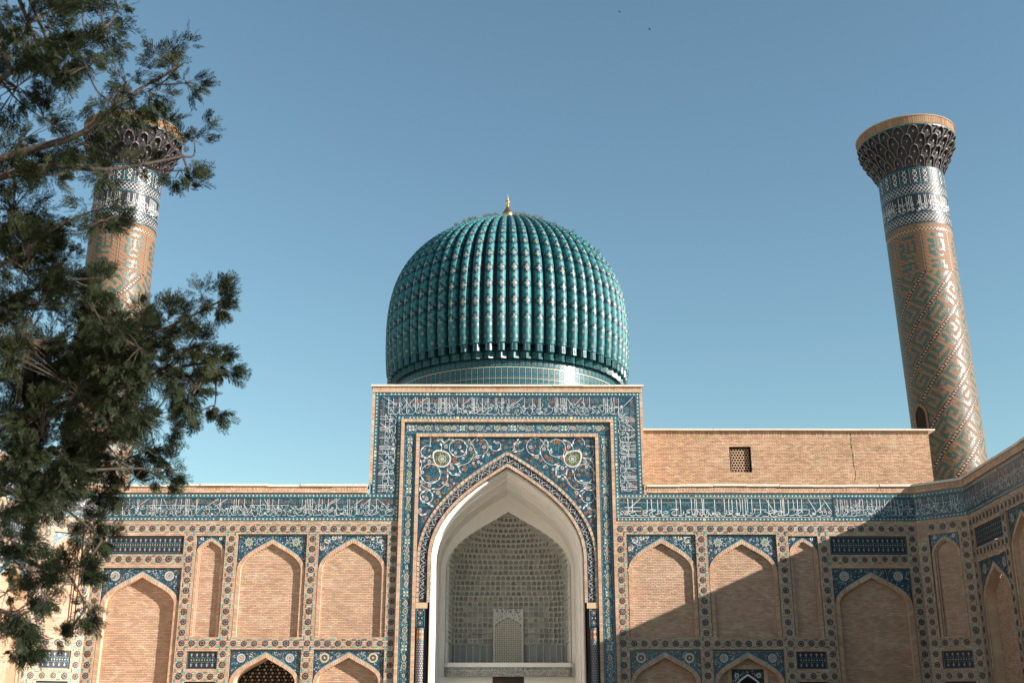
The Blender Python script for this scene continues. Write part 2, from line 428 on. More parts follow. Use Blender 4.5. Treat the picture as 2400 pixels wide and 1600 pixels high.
def dots(mb, s0, s1, t0, t1, w, seed=0, pitch=.15):
    """border strip: white lozenges with turquoise and dark pieces between"""
    rg = random.Random(seed); h = t1-t0
    mb.quad(s0, t0, s1, t1, w, 'dark')
    mb.quad(s0, t0, s1, t0+h*.09, w+.002, 'cyan'); mb.quad(s0, t1-h*.09, s1, t1, w+.002, 'cyan')
    n = max(1, round((s1-s0)/pitch)); p = (s1-s0)/n; c = (t0+t1)/2
    for i in range(n):
        x = s0+(i+.5)*p
        mb.quad(x+p*.26, t0+h*.16, x+p*.74, c-.006, w+.002, 'turq'); mb.quad(x+p*.26, c+.006, x+p*.74, t1-h*.16, w+.002, 'turq')
        if rg.random() < .05:
            mb.quad(x-p*.4, t0+h*.15, x+p*.3, t1-h*.2, w+.003, rg.choice(('cream', 'dusty'))); continue
        a, b = p*.30, h*.34
        for k in range(4):
            an = k*math.pi/2
            mb.leaf(x, c, an, a if k % 2 == 0 else b, .017, w+.003, 'white')
        if rg.random() < .25: mb.quad(x+p*.44, c-.014, x+p*.56, c+.014, w+.004, 'orange')
# ------------------------------------------------------------------ rosettes
def rosette_mesh(cen, pet):
    b = MB(); n = 8; r = .118
    for i in range(n):
        a = 2*math.pi*i/n
        p = [(0, 0), (r*.82*math.cos(a-.3927), r*.82*math.sin(a-.3927)), (r*1.0*math.cos(a-.22), r*1.0*math.sin(a-.22)), (r*1.04*math.cos(a), r*1.04*math.sin(a)), (r*1.0*math.cos(a+.22), r*1.0*math.sin(a+.22)), (r*.82*math.cos(a+.3927), r*.82*math.sin(a+.3927))]
        b.poly(p, .012, 'dark')
        b.leaf(.040*math.cos(a), .040*math.sin(a), a, .054, .0085, .016, pet)
    b.disc(0, 0, .018, 6, .021, cen)
    return proto(b, 'rosette')
ROS = [rosette_mesh(c, p) for c, p in (('terra', 'white'), ('cream', 'white'), ('navy', 'white'), ('terra', 'cream'), ('turq', 'white'))]

# ------------------------------------------------------------------ generic wall with niches
def spandrel_mosaic(mb, ar, ua, ub, ztop, w, style, seed):
    """glazed mosaic filling the corners above an arch"""
    n = 36
    for i in range(n):
        x0, x1 = ua+(ub-ua)*i/n, ua+(ub-ua)*(i+1)/n
        z0, z1 = ar.z(x0), ar.z(x1)
        mb.poly([(x0, z0), (x1, z1), (x1, ztop), (x0, ztop)], w, 'navy')
    sz = (ub-ua)
    inside = lambda x, z, m: ua+m < x < ub-m and z < ztop-m and z > ar.z(x)+m*1.3 and z > ar.zs+.05
    scrolls(mb, ua, ub, ar.zs, ztop, w+.004, seed, 1.9, cols=('cyan', 'turq', 'white'), flowers=('orange', 'white', 'terra'), fr=.03 if sz > 1.6 else .022, clip=inside, th=.013)
    # rosettes in the corners
    for sgn in (-1, 1):
        cx = ar.cx+sgn*(ar.a*.70); cy = ztop-.28*sz/2.7
        if sz < 1.6: cx = ar.cx+sgn*ar.a*.66; cy = ztop-.12
        rr = .17*sz/2.7
        if style == 'star':
            mb.disc(cx, cy, rr*1.25, 16, w+.008, 'navy')
            for i in range(8):
                a = math.pi*i/4+.2
                mb.leaf(cx+rr*.25*math.cos(a), cy+rr*.25*math.sin(a), a, rr*.95, rr*.3, w+.010, 'white')
                mb.leaf(cx+rr*.35*math.cos(a), cy+rr*.35*math.sin(a), a, rr*.72, rr*.2, w+.012, 'olive')
            mb.flower(cx, cy, rr*.45, 6, w+.014, 'turq', 'cream')
        elif style == 'sun':
            mb.disc(cx, cy, rr*1.25, 16, w+.008, 'navy')
            for i in range(14):
                a = 2*math.pi*i/14
                mb.ring(cx+rr*.82*math.cos(a), cy+rr*.82*math.sin(a), rr*.09, rr*.19, 6, w+.010, 'white')
                mb.leaf(cx+rr*.4*math.cos(a), cy+rr*.4*math.sin(a), a, rr*.3, rr*.06, w+.012, 'white')
            mb.ring(cx, cy, rr*.3, rr*.42, 10, w+.011, 'cream'); mb.disc(cx, cy, rr*.28, 8, w+.012, 'terra')
        elif style == 'ring':
            mb.disc(cx, cy, rr*1.1, 18, w+.008, 'navy')
            mb.ring(cx, cy, rr*.72, rr*1.08, 18, w+.010, 'cream')
            for i in range(16):
                a = 2*math.pi*i/16; mb.disc(cx+rr*.9*math.cos(a), cy+rr*.9*math.sin(a), rr*.07, 5, w+.012, 'navy')
            mb.flower(cx, cy, rr*.6, 8, w+.012, 'terra', 'white')
        elif style == 'scroll':
            for k, (ox, oy, q) in enumerate(((0, 0, .15), (-.34, .12, .12), (.22, -.32, .13), (-.62, .17, .09), (.34, -.56, .09))):
                ox *= sgn; x, y = cx+.12*sgn+ox*.8, cy+.06+oy*.9
                if not inside(x, y, .05): continue
                P = [(x+q*(1-.07*i)*math.cos(i*.62*sgn+1), y+q*(1-.07*i)*math.sin(i*.62*sgn+1)) for i in range(11)]
                mb.ribbon(P, .022, w+.009, 'white')
                for i in (2, 5, 8): mb.leaf(P[i][0], P[i][1], i*1.3, q*.6, q*.17, w+.010, 'white')
                mb.flower(x, y, q*.45, 5, w+.011, 'orange', 'olive')
        else:
            mb.ring(cx, cy, rr*.5, rr*.9, 10, w+.010, 'white'); mb.disc(cx, cy, rr*.45, 8, w+.010, 'terra')
    # pale turquoise outline of the arch
    strip2(mb, ar.line(), Arch(ar.cx, ar.a+.001, ar.zs, ar.za+.045).line(), w+.013, 'cyan')
    mb.quad(ua, ztop-.035, ub, ztop, w+.013, 'cyan')
def niche(wall, ua, ub, ztop, zbot, za, zs, depth, style, seed, floor=True, fill='brick', trim=.15, step=False, quota=None):
    """recessed arched panel: frame reveal, mosaic spandrels, brick arch ring, brick back"""
    b = MB(); fr = -.085; cx = (ua+ub)/2; a = (ub-ua)/2-.03
    out = Arch(cx, a, zs, za); inn = out.inset(trim)
    # frame reveals
    for (x, s) in ((ua, 1), (ub, -1)): b.raw([plane(x, zbot, 0), plane(x, ztop, 0), plane(x, ztop, fr), plane(x, zbot, fr)], 'mortar')
    b.raw([plane(ua, ztop, 0), plane(ub, ztop, 0), plane(ub, ztop, fr), plane(ua, ztop, fr)], 'mortar')
    b.raw([plane(ua, zbot, .012), plane(ub, zbot, .012), plane(ub, zbot, fr-depth), plane(ua, zbot, fr-depth)], 'brick')
    # sliver between frame and ring
    strip2(b, [(ua, zbot), (ua, zs)], [(cx-a, zbot), (cx-a, zs)], fr, 'mortar'); strip2(b, [(ub, zbot), (ub, zs)], [(cx+a, zbot), (cx+a, zs)], fr, 'mortar')
    line = inn.line(zbot)
    extrude(b, line, fr+.02, fr-depth, 'brick')
    if step:   # a second, smaller order inside the first
        in2 = inn.inset(.06)
        strip2(b, line, in2.line(zbot), fr-.04, 'brick'); extrude(b, in2.line(zbot), fr-.04, fr-depth, 'brick')
        inn2 = in2
    else: inn2 = inn
    n = b.build('niche', wall)
    if fill == 'brick':
        r_ = MB(); pk = []
        rows(r_, cx-a, cx+a, zbot, inn.za, [], fr-depth, inside=inn2, pick=pk if quota else None, quota=quota)
        r_.build('brick_infill', n, stuff=True); lay_bricks(pk, n, 'single_brick')
    v = MB(); voussoirs(v, out, inn, fr, fr+.03, zbot); v.build('archivolt', n)
    s = MB(); spandrel_mosaic(s, out, ua+.005, ub-.005, ztop-.01, fr+.004, style, seed); s.build('spandrel', n)
    return n, inn, fr-depth
def mosaic_panel(wall, ua, ub, za, zb, seed, rows_=2):
    b = MB(); w = -.05
    for q in ([(ua, za), (ua, zb)], [(ub, za), (ub, zb)]): extrude(b, q, 0, w, 'mortar')
    for q in ([(ua, za), (ub, za)], [(ua, zb), (ub, zb)]): extrude(b, q, 0, w, 'mortar')
    b.quad(ua, za, ub, zb, w, 'dark')
    g = .03
    for r in ((ua+g, za+g, ub-g, za+g+.014), (ua+g, zb-g-.014, ub-g, zb-g), (ua+g, za+g, ua+g+.014, zb-g), (ub-g-.014, za+g, ub-g, zb-g)): b.quad(*r, w+.003, 'cyan')
    rg = random.Random(seed)
    n = max(3, round((ub-ua-.16)/.2)); p = (ub-ua-.16)/n; H = (zb-za-.14)
    for i in range(n):
        x = ua+.08+(i+.5)*p
        for k, t in enumerate((.16, .5, .84)):
            y = za+.07+H*t
            if k != 1:
                b.leaf(x, y-.06, math.pi/2, .12, .026, w+.004, 'white')
                b.disc(x, y, .017, 6, w+.006, 'dark')
                b.ring(x, y-(.09 if k else -.09), .014, .026, 6, w+.004, 'cyan')
                for s in (-1, 1):
                    b.leaf(x, y, math.pi/2+s*1.1, .075, .011, w+.005, 'terra'); b.leaf(x, y-.04, s*.5+math.pi/2*(1-s), .06, .01, w+.005, 'turq')
            else:
                b.flower(x, y, .045, 5, w+.005, 'olive', 'cream'); b.disc(x+p/2, y, .018, 6, w+.005, 'white')
                for s in (-1, 1): b.ribbon(catmull([(x, y+.05*s), (x+p*.25, y+.09*s), (x+p*.5, y+.05*s), (x+p*.75, y+.1*s)], 3), .010, w+.004, 'cyan')
    b.build('mosaic_panel', wall)
def parapet(wall, u0, u1, z0=10.02, over=.10):
    b = MB()
    b.box(u0, z0, u1, z0+.075, -.1, .05, 'brick')
    for i in range(int((u1-u0)/.21)):
        b.box(u0+i*.21+.004, z0+.006, u0+i*.21+.202, z0+.07, .05, .056+random.uniform(0, .004), 'brick')
    soldiers(b, u0, u1, z0+.08, z0+.26, .035)
    p = b.build('parapet', wall)
    c = MB()
    n = max(1, int((u1-u0)/1.3))
    for i in range(n):     # coping slabs, slightly uneven
        a0, a1 = u0+(u1-u0)*i/n, u0+(u1-u0)*(i+1)/n
        dz = random.uniform(-.010, .010)+.012*math.sin(a0*.9)
        c.box(a0, z0+.255+dz, a1-.004, z0+.34+dz+random.uniform(-.006, .008), -.55, over+random.uniform(-.02, .02), 'coping', back=True)
    c.build('coping', p)
def rosette_field(wall, pts, rects, dash_pairs):
    done = []
    for x, z in pts:
        if any(abs(x-a)+abs(z-b) < .2 for a, b in done): continue
        if any(r[0]-.05 < x < r[1]+.05 and r[2]-.05 < z < r[3]+.05 for r in rects): continue
        done.append((x, z))
        o = put(random.choice(ROS), 'rosette', wall, (x+random.uniform(-.012, .012), -random.uniform(0, .002), z+random.uniform(-.012, .012)), (0, random.uniform(-.3, .3), 0), (random.uniform(.9, 1.08),)*3)
    b = MB()
    for (x, z, hz) in dash_pairs:
        if any(r[0]-.04 < x < r[1]+.04 and r[2]-.04 < z < r[3]+.04 for r in rects): continue
        if any(math.hypot(x-a, z-c) < .1 for a, c in done): continue
        l, t = random.uniform(.066, .08), random.uniform(.020, .026)
        if not hz: l, t = t, l
        mm = random.choice(('glazed', 'glazed', 'glazed', 'cyan', 'turq'))
        b.box(x-l, z-t, x+l, z+t, 0, .011, mm)
        # worn ends: a bulge in the middle
        b.disc(x, z, min(l, t)*1.35, 6, .0125, mm)
    b.build('glazed_bricks', wall, stuff=True)
def row_pts(x0, x1, z, step=.4):
    n = max(1, round(abs(x1-x0)/step)); d = (x1-x0)/n
    P = [(x0+i*d, z) for i in range(n+1)]
    D = []
    for i in range(n):
        for s in (-1, 1): D.append((x0+(i+.5)*d, z+.135*s, True))
    return P, D
def col_pts(x, z0, z1, step=.4):
    n = max(1, round(abs(z1-z0)/step)); d = (z1-z0)/n
    P = [(x, z0+i*d) for i in range(n+1)]
    D = []
    for i in range(n):
        for s in (-1, 1): D.append((x+.135*s, z0+(i+.5)*d, False))
    return P, D
def inscription(wall, u0, u1, stems, diags, hors, seed, th=.016, tiers=2, z0=9.04, z1=9.84, fresh=False, pitch=.19):
    b = MB(); w = .012
    b.quad(u0, z0-.14, u1, z1+.13, w-.004, 'dark')
    b.quad(u0, z0, u1, z1, w, 'navy')
    H = z1-z0
    if fresh:
        b.quad(u0, z0+H*.74, u1, z0+H*.755, w+.004, 'cream'); b.quad(u0, z1-.016, u1, z1, w+.004, 'cream'); b.quad(u0, z0, u1, z0+.014, w+.004, 'cream')
        scrolls(b, u0, u1, z0+.02, z0+H*.74, w+.004, seed, 1.25, cols=('cyan', 'turq'), flowers=('orange', 'terra'), th=.02)
        scrolls(b, u0, u1, z0+H*.76, z1, w+.004, seed+1, 1.2, cols=('turq', 'teal'), flowers=('orange',), th=.014)
    else:
        scrolls(b, u0, u1, z0+.01, z0+H*.66, w+.004, seed, 1.8, cols=('cyan', 'turq', 'dusty'), flowers=('white', 'terra'), fr=.024)
        kufic_ground(b, u0+.02, u1-.02, z0+H*.66, z1-.07, w+.004, seed+2)
        scrolls(b, u0, u1, z0+H*.66, z1-.03, w+.008, seed+5, .8, cols=('turq', 'cyan'), flowers=None)
    o = b.build('inscription_band', wall)
    l = MB(); calligraphy(l, u0+.03, u1-.03, z0, z1, stems, diags, hors, th, w+.014, seed+3, tiers, pitch); l.build('lettering', o)
    d = MB(); dots(d, u0, u1, z0-.14, z0, w+.003, seed); d.build('border', o)
    d = MB(); dots(d, u0, u1, z1, z1+.13, w+.003, seed+1); d.build('border', o)
    return o

# ================================================================== SETTING
g = MB(lambda u, v, w: (u, v, w))
g.quad(-600, -600, 600, 600, 0, 'paving')
go = g.build('ground'); go['kind'] = 'structure'; go['label'] = 'pale stone courtyard ground'

# ================================================================== ARCADE WALLS (left and right of the portal)
CP = (4.49, 7.69, 10.90, 12.53, 16.07)
def arcade(side):
    right = side > 0
    wall = thing('blind_arcade', 'lit brick arcade wall with blind arched niches, left of the tall portal' if not right else
                 'half-shadowed arcade wall with blind niches below the plain brick storey', 'wall')
    X = lambda a, b: tuple(sorted((side*a, side*b)))
    rects = []; holes = []
    def add(a, b, z0, z1):
        a, b = X(a, b); rects.append((a, b, z0, z1)); holes.append(rect_hole(a, b, z0, z1)); return a, b
    seed = 10 if right else 50
    # upper row
    a, b = add(4.74, 7.46, 4.41, 8.37); niche(wall, a, b, 8.37, 4.41, 8.22, 6.95, .115, 'scroll', seed, quota=[300])
    a, b = add(7.93, 10.66, 4.41, 8.36); niche(wall, a, b, 8.36, 4.41, 8.18, 6.95, .115, 'star', seed+1)
    a, b = add(11.14, 12.30, 4.41, 8.34); niche(wall, a, b, 8.34, 4.41, 8.22, 7.66, .10, 'small', seed+2, trim=.1, step=True)
    a, b = add(12.78, 15.84, 7.61, 8.30); mosaic_panel(wall, a, b, 7.61, 8.30, seed+3)
    a, b = add(12.77, 15.86, 1.2, 7.08); niche(wall, a, b, 7.08, 1.2, 6.90, 5.62, .24, 'sun', seed+4, trim=.17)
    # lower row
    a, b = add(4.72, 7.44, 1.2, 3.95); niche(wall, a, b, 3.95, 1.2, 3.86, 2.75, .26, 'ring', seed+5, trim=.16)
    a, b = add(7.91, 10.64, 1.2, 3.94)
    n, inn, wb = niche(wall, a, b, 3.94, 1.2, 3.85, 2.72, .34 if right else .9, 'sun', seed+6, trim=.16, fill='brick' if right else 'none')
    if right:    # small arched window with a hexagon grille set in the brick back
        m = MB(); c = (a+b)/2; w = wb
        m.box(c-.78, 1.2, c+.78, 3.36, w, w+.05, 'brick'); soldiers(m, c-.72, c+.72, 3.25, 3.42, w+.075)
        m.quad(c-.62, 1.2, c+.62, 3.25, w+.06, 'dark')
        ar = Arch(c, .56, 2.45, 3.08)
        scrolls(m, c-.6, c+.6, 2.5, 3.22, w+.066, 7, 1.6, cols=('white', 'cyan'), flowers=('terra',), fr=.02, clip=lambda x, z, q: z > ar.z(x)+.06)
        for sg in (-1, 1): m.ring(c+sg*.42, 3.02, .05, .09, 10, w+.075, 'white')
        strip2(m, ar.line(1.2), ar.inset(.07).line(1.2), w+.08, 'rim')
        hx = ar.inset(.07)
        strip2(m, hx.line(1.2), [(c, z) for _, z in hx.line(1.2)], w+.064, 'hole')
        for i in range(-5, 6):
            for j in range(14):
                x, z = c+i*.1+(.05 if j % 2 else 0), 1.3+j*.1
                h = hx.hw(z+.05)
                if h and abs(x-c) < h-.05: m.ring(x, z, .040, .056, 6, w+.07, 'wood', R(30))
        m.build('window', n)
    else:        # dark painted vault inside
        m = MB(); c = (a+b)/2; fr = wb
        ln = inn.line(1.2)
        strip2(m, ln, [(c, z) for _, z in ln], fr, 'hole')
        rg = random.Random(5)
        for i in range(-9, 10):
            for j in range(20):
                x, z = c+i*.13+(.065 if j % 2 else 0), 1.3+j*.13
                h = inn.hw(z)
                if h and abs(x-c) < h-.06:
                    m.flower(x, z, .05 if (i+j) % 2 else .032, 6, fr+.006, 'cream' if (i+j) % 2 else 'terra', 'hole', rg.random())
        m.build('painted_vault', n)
    a, b = add(11.11, 12.29, 3.22, 3.93); mosaic_panel(wall, a, b, 3.22, 3.93, seed+7)
    a, b = add(11.11, 12.29, 1.2, 2.75); mosaic_panel(wall, a, b, 1.9, 2.75, seed+8)
    # brickwork of the piers and friezes
    m = MB()
    a, b = X(4.30, 16.28)
    rows(m, a, b, 1.2, 8.90, holes, 0.0)
    m.build('brickwork', wall, stuff=True)
    m = MB(); m.box(a, 0, b, 1.2, -1.2, .05, 'oldbrick'); m.build('plinth', wall)
    # rosettes
    P = []; D = []
    def ext(pd): P.extend((side*x, z) for x, z in pd[0]); D.extend((side*x, z, h) for x, z, h in pd[1])
    ext(row_pts(4.49, 16.07, 8.59)); ext(row_pts(12.53, 16.07, 7.39)); ext(row_pts(4.49, 12.53, 4.19)); ext(row_pts(10.90, 12.53, 2.98))
    for x in CP: ext(col_pts(x, 8.59, 1.39))
    rosette_field(wall, P, rects, D)
    # inscription
    if right:
        st = [4.82, 5.0, 5.6, 5.76, 6.01, 6.16, 6.75, 6.92, 7.36, 7.5, 7.56, 7.79, 7.86, 8.29, 8.68, 8.86, 8.99, 9.17, 9.31, 9.41, 9.52, 9.6, 9.78, 10.11, 10.45, 10.68, 10.94, 11.01, 11.06, 11.24, 11.44, 11.61, 11.78, 12.52]
        dg = [(5.33, 4.84, .95, .4), (10.35, 10.7, .93, .2), (12.05, 12.34, .93, .25), (12.67, 12.95, .9, .3), (12.67, 12.36, .7, .3)]
        hr = [(4.67, 5.34, .5), (4.67, 5.34, .33), (7.42, 8.08, .4), (9.81, 10.35, .4), (11.31, 12.08, .4)]
        inscription(wall, 4.36, 13.0, st, dg, hr, 301, th=.025, tiers=1, fresh=True, pitch=.26)
        inscription(wall, 13.03, 16.28, [13.2, 13.33, 13.4, 13.5, 13.6, 13.75, 13.95, 14.1, 14.22, 14.4, 14.6, 14.78, 14.9, 15.1, 15.35, 15.5, 15.62, 15.8, 16.05], [(14.2, 13.9, .95, .5), (15.3, 15.0, .9, .45)], [(14.5, 15.4, .55)], 340)
        parapet(wall, 5.6, 16.30)
    else:
        st = [-15.9, -15.6, -15.34, -15.09, -14.76, -14.71, -14.14, -14.08, -14.01, -13.82, -13.23, -13.02, -12.84, -12.78, -12.71, -12.42, -12.37, -11.46, -10.91, -10.83, -10.73, -10.5, -10.19, -9.86, -9.58, -9.52, -9.37, -9.14, -8.19, -8.06, -7.99, -7.92, -7.86, -7.78, -7.52, -7.4, -7.15, -6.82, -6.38, -6.3, -6.01, -5.53, -5.49, -5.23]
        dg = [(-14.67, -14.32, .6, .93), (-13.75, -13.61, .93, .65), (-12.05, -11.53, .5, .93), (-11.7, -11.18, .5, .93), (-9.73, -9.56, .93, .6), (-7.2, -6.81, .6, .95), (-7.13, -6.68, .6, .95), (-6.13, -5.76, .6, .93), (-5.76, -5.45, .6, .93), (-5.21, -4.71, .93, .4)]
        hr = [(-14.42, -12.57, .6), (-10.27, -8.72, .6)]
        inscription(wall, -16.28, -4.36, st, dg, hr, 360)
        parapet(wall, -16.30, -5.6)
    # solid mass behind the facing
    m = MB(); a, b = X(5.6, 16.28); m.box(a, 0, b, 9.95, -4.0, -1.0, 'oldbrick', back=True); m.quad(a, 8.8, b, 10.05, -.02, 'mortar')
    m.raw([plane(a, 9.96, 0), plane(b, 9.96, 0), plane(b, 9.96, -1.1), plane(a, 9.96, -1.1)], 'mortar'); m.build('core', wall)  # top sheet added to keep sunlight out of the gap behind
    return wall
arcade(-1); arcade(1)

# ================================================================== CHAMFERED CORNERS AND SIDE WINGS
def short_wall(name, label, loc, rz, length, feats, seed, stems_seed):
    wall = thing(name, label, 'wall', loc, rz)
    rects = []; holes = []
    for f in feats:
        k, a, b, z0, z1 = f[:5]
        rects.append((a, b, z0, z1)); holes.append(rect_hole(a, b, z0, z1))
        if k == 'narrow': niche(wall, a, b, z1, z0, 8.22, 7.55, .11, 'small', seed, trim=.1, step=True)
        elif k == 'large': niche(wall, a, b, z1, z0, 6.90, 5.62, .34, 'sun', seed+1, trim=.17)
        elif k == 'panel': mosaic_panel(wall, a, b, z0, z1, seed+2)
        elif k == 'upper': niche(wall, a, b, z1, z0, 8.2, 6.95, .14, 'star', seed+3)
        elif k == 'lower': niche(wall, a, b, z1, z0, 3.86, 2.75, .26, 'ring', seed+4, trim=.16)
        seed += 7
    m = MB(); rows(m, 0, length, 1.2, 8.90, holes, 0.0); m.build('brickwork', wall, stuff=True)
    m = MB(); m.box(0, 0, length, 1.2, -1.0, .05, 'oldbrick'); m.box(0, 0, length, 9.95, -3.0, -1.0, 'oldbrick', back=True)
    m.quad(0, 8.8, length, 10.05, -.02, 'mortar'); m.raw([plane(-.3, 9.96, 0), plane(length+.3, 9.96, 0), plane(length+.3, 9.96, -1.1), plane(-.3, 9.96, -1.1)], 'mortar')
    m.quad(-.9, 0, 0, 10.0, -.03, 'mortar'); m.quad(length, 0, length+.9, 10.0, -.03, 'mortar'); m.build('core', wall)  # top and end sheets added to stop sunlight leaking behind the facing
    rg = random.Random(stems_seed); st = []; x = .1
    while x < length-.1:
        st.append(x); x += rg.choice((.06, .08, .14, .3, .38))
    hr = [(length*.2, length*.2+min(1.2, length*.6), .58)]
    inscription(wall, 0.0, length, st, [(x, x+.3, .93, .5) for x in st[3::9]], hr, stems_seed)
    parapet(wall, -.02, length+.02)
    return wall, rects
E225 = math.sqrt(2)*1.5
CF = [('narrow', .46, 1.66, 4.41, 8.34), ('panel', .46, 1.66, 3.22, 3.93), ('panel', .46, 1.66, 1.9, 2.75)]
def corner(side):
    if side > 0:
        # runs from the arcade end towards the viewer
        loc = (16.28, 0, 0); rz = -math.pi/4
        lab = 'shadowed diagonal corner wall with one narrow niche, under the tilted patterned minaret'
    else:
        loc = (-16.28-1.5, -1.5, 0); rz = math.pi/4
        lab = 'sunlit diagonal corner wall with one narrow niche, behind the juniper branches'
    wall, rects = short_wall('corner_facade', lab, loc, rz, E225, CF, 600+side*40, 610+side*40)
    P = []; D = []
    for pd in (row_pts(.22, E225-.2, 8.59), row_pts(.22, E225-.2, 4.19), row_pts(.22, E225-.2, 2.98), col_pts(E225-.22 if side > 0 else .22, 8.59, 1.39), col_pts(.23 if side > 0 else E225-.22, 8.19, 1.39)):
        P += pd[0]; D += pd[1]
    if side > 0: P = [p for p in P if p[0] > .3 or p[1] < 8]
    rosette_field(wall, P, rects, D)
corner(-1); corner(1)
SL = 26.0
def wing(side):
    e = R(4.5)
    if side > 0:
        loc = (17.78, -1.5, 0); rz = -math.pi/2-e
        lab = 'dark shaded side wing wall with wide blind niches below the leaning minaret'
        f = lambda a, b: (a, b)
    else:
        loc = (-17.78, -1.5-SL, 0); rz = math.pi/2
        lab = 'sunlit side wing wall mostly hidden behind the juniper'
        f = lambda a, b: (SL-b, SL-a)
    F = []
    def q(k, a, b, z0, z1): a, b = f(a, b); F.append((k, a, b, z0, z1))
    q('panel', .45, 3.55, 7.61, 8.30); q('large', .45, 3.55, 1.2, 7.08)
    x = 4.0
    for i in range(7):
        q('upper', x, x+2.7, 4.41, 8.36); q('lower', x, x+2.7, 1.2, 3.94); x += 3.15
    wall, rects = short_wall('side_wing', lab, loc, rz, SL, F, 800+side*60, 830+side*60)
    P = []; D = []
    def ext(pd): P.extend((f(x, x)[0], z) for x, z in pd[0]); D.extend((f(x, x)[0], z, h) for x, z, h in pd[1])
    ext(row_pts(.22, 7, 8.59)); ext(row_pts(.22, 3.8, 7.39)); ext(row_pts(3.8, 7, 4.19)); ext(col_pts(.22, 8.59, 1.39)); ext(col_pts(3.77, 8.59, 1.39)); ext(col_pts(6.93, 8.59, 1.39))
    rosette_field(wall, P, rects, D)
wing(-1); wing(1)

# ================================================================== PORTAL
portal = thing('portal', 'tall tiled portal with a pointed iwan arch in front of the ribbed dome', 'portal')
def frame_band(mb, fn, segs):
    """run an ornament along left upright (rising), top, right upright (falling)"""
    for T, L in segs:
        mb.T = T; fn(mb, L)
    mb.T = None
# ---- inscription frame
b = MB(); w = .012
b.quad(-5.48, 13.16, 5.48, 14.20, w-.004, 'dark')
for s in (-1, 1): x0, x1 = sorted((s*4.34, s*5.48)); b.quad(x0, 8.90 if False else 9.97, x1, 13.16, w-.004, 'dark')
b.quad(-5.28, 13.20, 5.28, 14.04, w, 'navy')
for s in (-1, 1): x0, x1 = sorted((s*4.50, s*5.28)); b.quad(x0, 9.97, x1, 13.20, w, 'navy')
scrolls(b, -4.5, 4.5, 13.22, 13.74, w+.004, 71, 1.8, cols=('cyan', 'turq', 'dusty'), flowers=('white', 'terra'), fr=.024)
kufic_ground(b, -4.6, 4.6, 13.72, 13.97, w+.004, 72)
scrolls(b, -5.2, 5.2, 13.72, 14.0, w+.008, 73, .8, flowers=None)
TL = lambda s, t: (-4.50-t, s)       # s = height, t = distance outwards from the inner edge
TR = lambda s, t: (4.50+t, s)
for k, T in enumerate((TL, TR)):
    b.T = T
    scrolls(b, 9.99, 13.6, .01, .52, w+.004, 75+k, 1.8, cols=('cyan', 'turq', 'dusty'), flowers=('white', 'terra'), fr=.024)
    kufic_ground(b, 9.99, 13.9, .52, .72, w+.004, 78+k)
    scrolls(b, 9.99, 13.9, .5, .75, w+.008, 80+k, .8, flowers=None)
b.T = None
insc = b.build('inscription_band', portal)
b = MB()
T_ = [-4.88, -4.68, -4.42, -4.14, -3.78, -3.71, -3.48, -3.27, -3.21, -2.82, -2.77, -2.72, -2.6, -2.55, -2.5, -2.39, -2.06, -1.82, -1.45, -1.4, -1.35, -1.25, -1.03, -0.8, -0.5, -0.44, -0.23, -0.18, 0.06, 0.71, 1.02, 1.3, 1.36, 2.0, 2.06, 2.19, 2.28, 2.35, 2.42, 3.13, 3.38, 3.95, 4.01, 4.11, 4.27, 4.38, 4.57]
calligraphy(b, -4.9, 4.75, 13.2, 14.04, T_, [(-4.28, -3.89, .93, .3), (-4.03, -3.78, .6, .93), (-3.65, -3.27, .6, .93), (-2.27, -2.01, .93, .4), (-1.82, -1.46, .55, .93), (.22, .65, .5, .93), (2.43, 2.67, .93, .5), (2.75, 3.05, .5, .93), (4.62, 5.17, .3, .95), (-5.1, -4.6, .95, .6)],
            [(-4.86, -4.44, .62), (-3.46, -2.18, .62)], .016, w+.014, 91)
b.T = lambda s, t: (-4.50-t, s)
calligraphy(b, 10.05, 13.3, 0, .78, [13.17, 13.05, 12.72, 12.65, 12.58, 12.28, 11.93, 11.87, 11.81, 11.61, 11.22, 10.81, 10.76, 10.33, 10.26, 10.1], [(12.6, 12.9, .4, .9), (11.5, 11.2, .9, .5), (10.8, 11.15, .9, .45)], [(12.01, 13.02, .62), (10.04, 11.27, .66)], .016, w+.014, 92)
b.T = lambda s, t: (4.50+t, -s)
calligraphy(b, -13.3, -10.05, 0, .78, [-13.1, -13.04, -12.97, -12.6, -12.33, -12.11, -11.96, -11.84, -11.77, -11.61, -11.55, -11.5, -11.03, -10.71, -10.66, -10.61, -10.54, -10.26, -10.16], [(-12.9, -12.6, .5, .9), (-12.2, -12.45, .5, .9), (-10.9, -11.1, .85, .4), (-10.2, -10.5, .9, .4)], [(-12.45, -11.1, .52)], .016, w+.014, 93)
b.T = None
b.build('lettering', insc)
for k, (s0, s1, t0, t1, sg) in enumerate(((-5.44, 5.44, 14.05, 14.19, 0), (-4.5, 4.5, 13.05, 13.19, 0), (9.97, 14.05, 5.29, 5.43, -1), (9.97, 14.05, 5.29, 5.43, 1), (9.04, 13.05, 4.345, 4.49, -1), (9.04, 13.05, 4.345, 4.49, 1))):
    b = MB()
    if sg: b.T = lambda q, t, s=sg: (s*t, q)
    dots(b, s0, s1, t0, t1, w+.003+.0005*(k > 3), 5+k); b.build('border', insc)
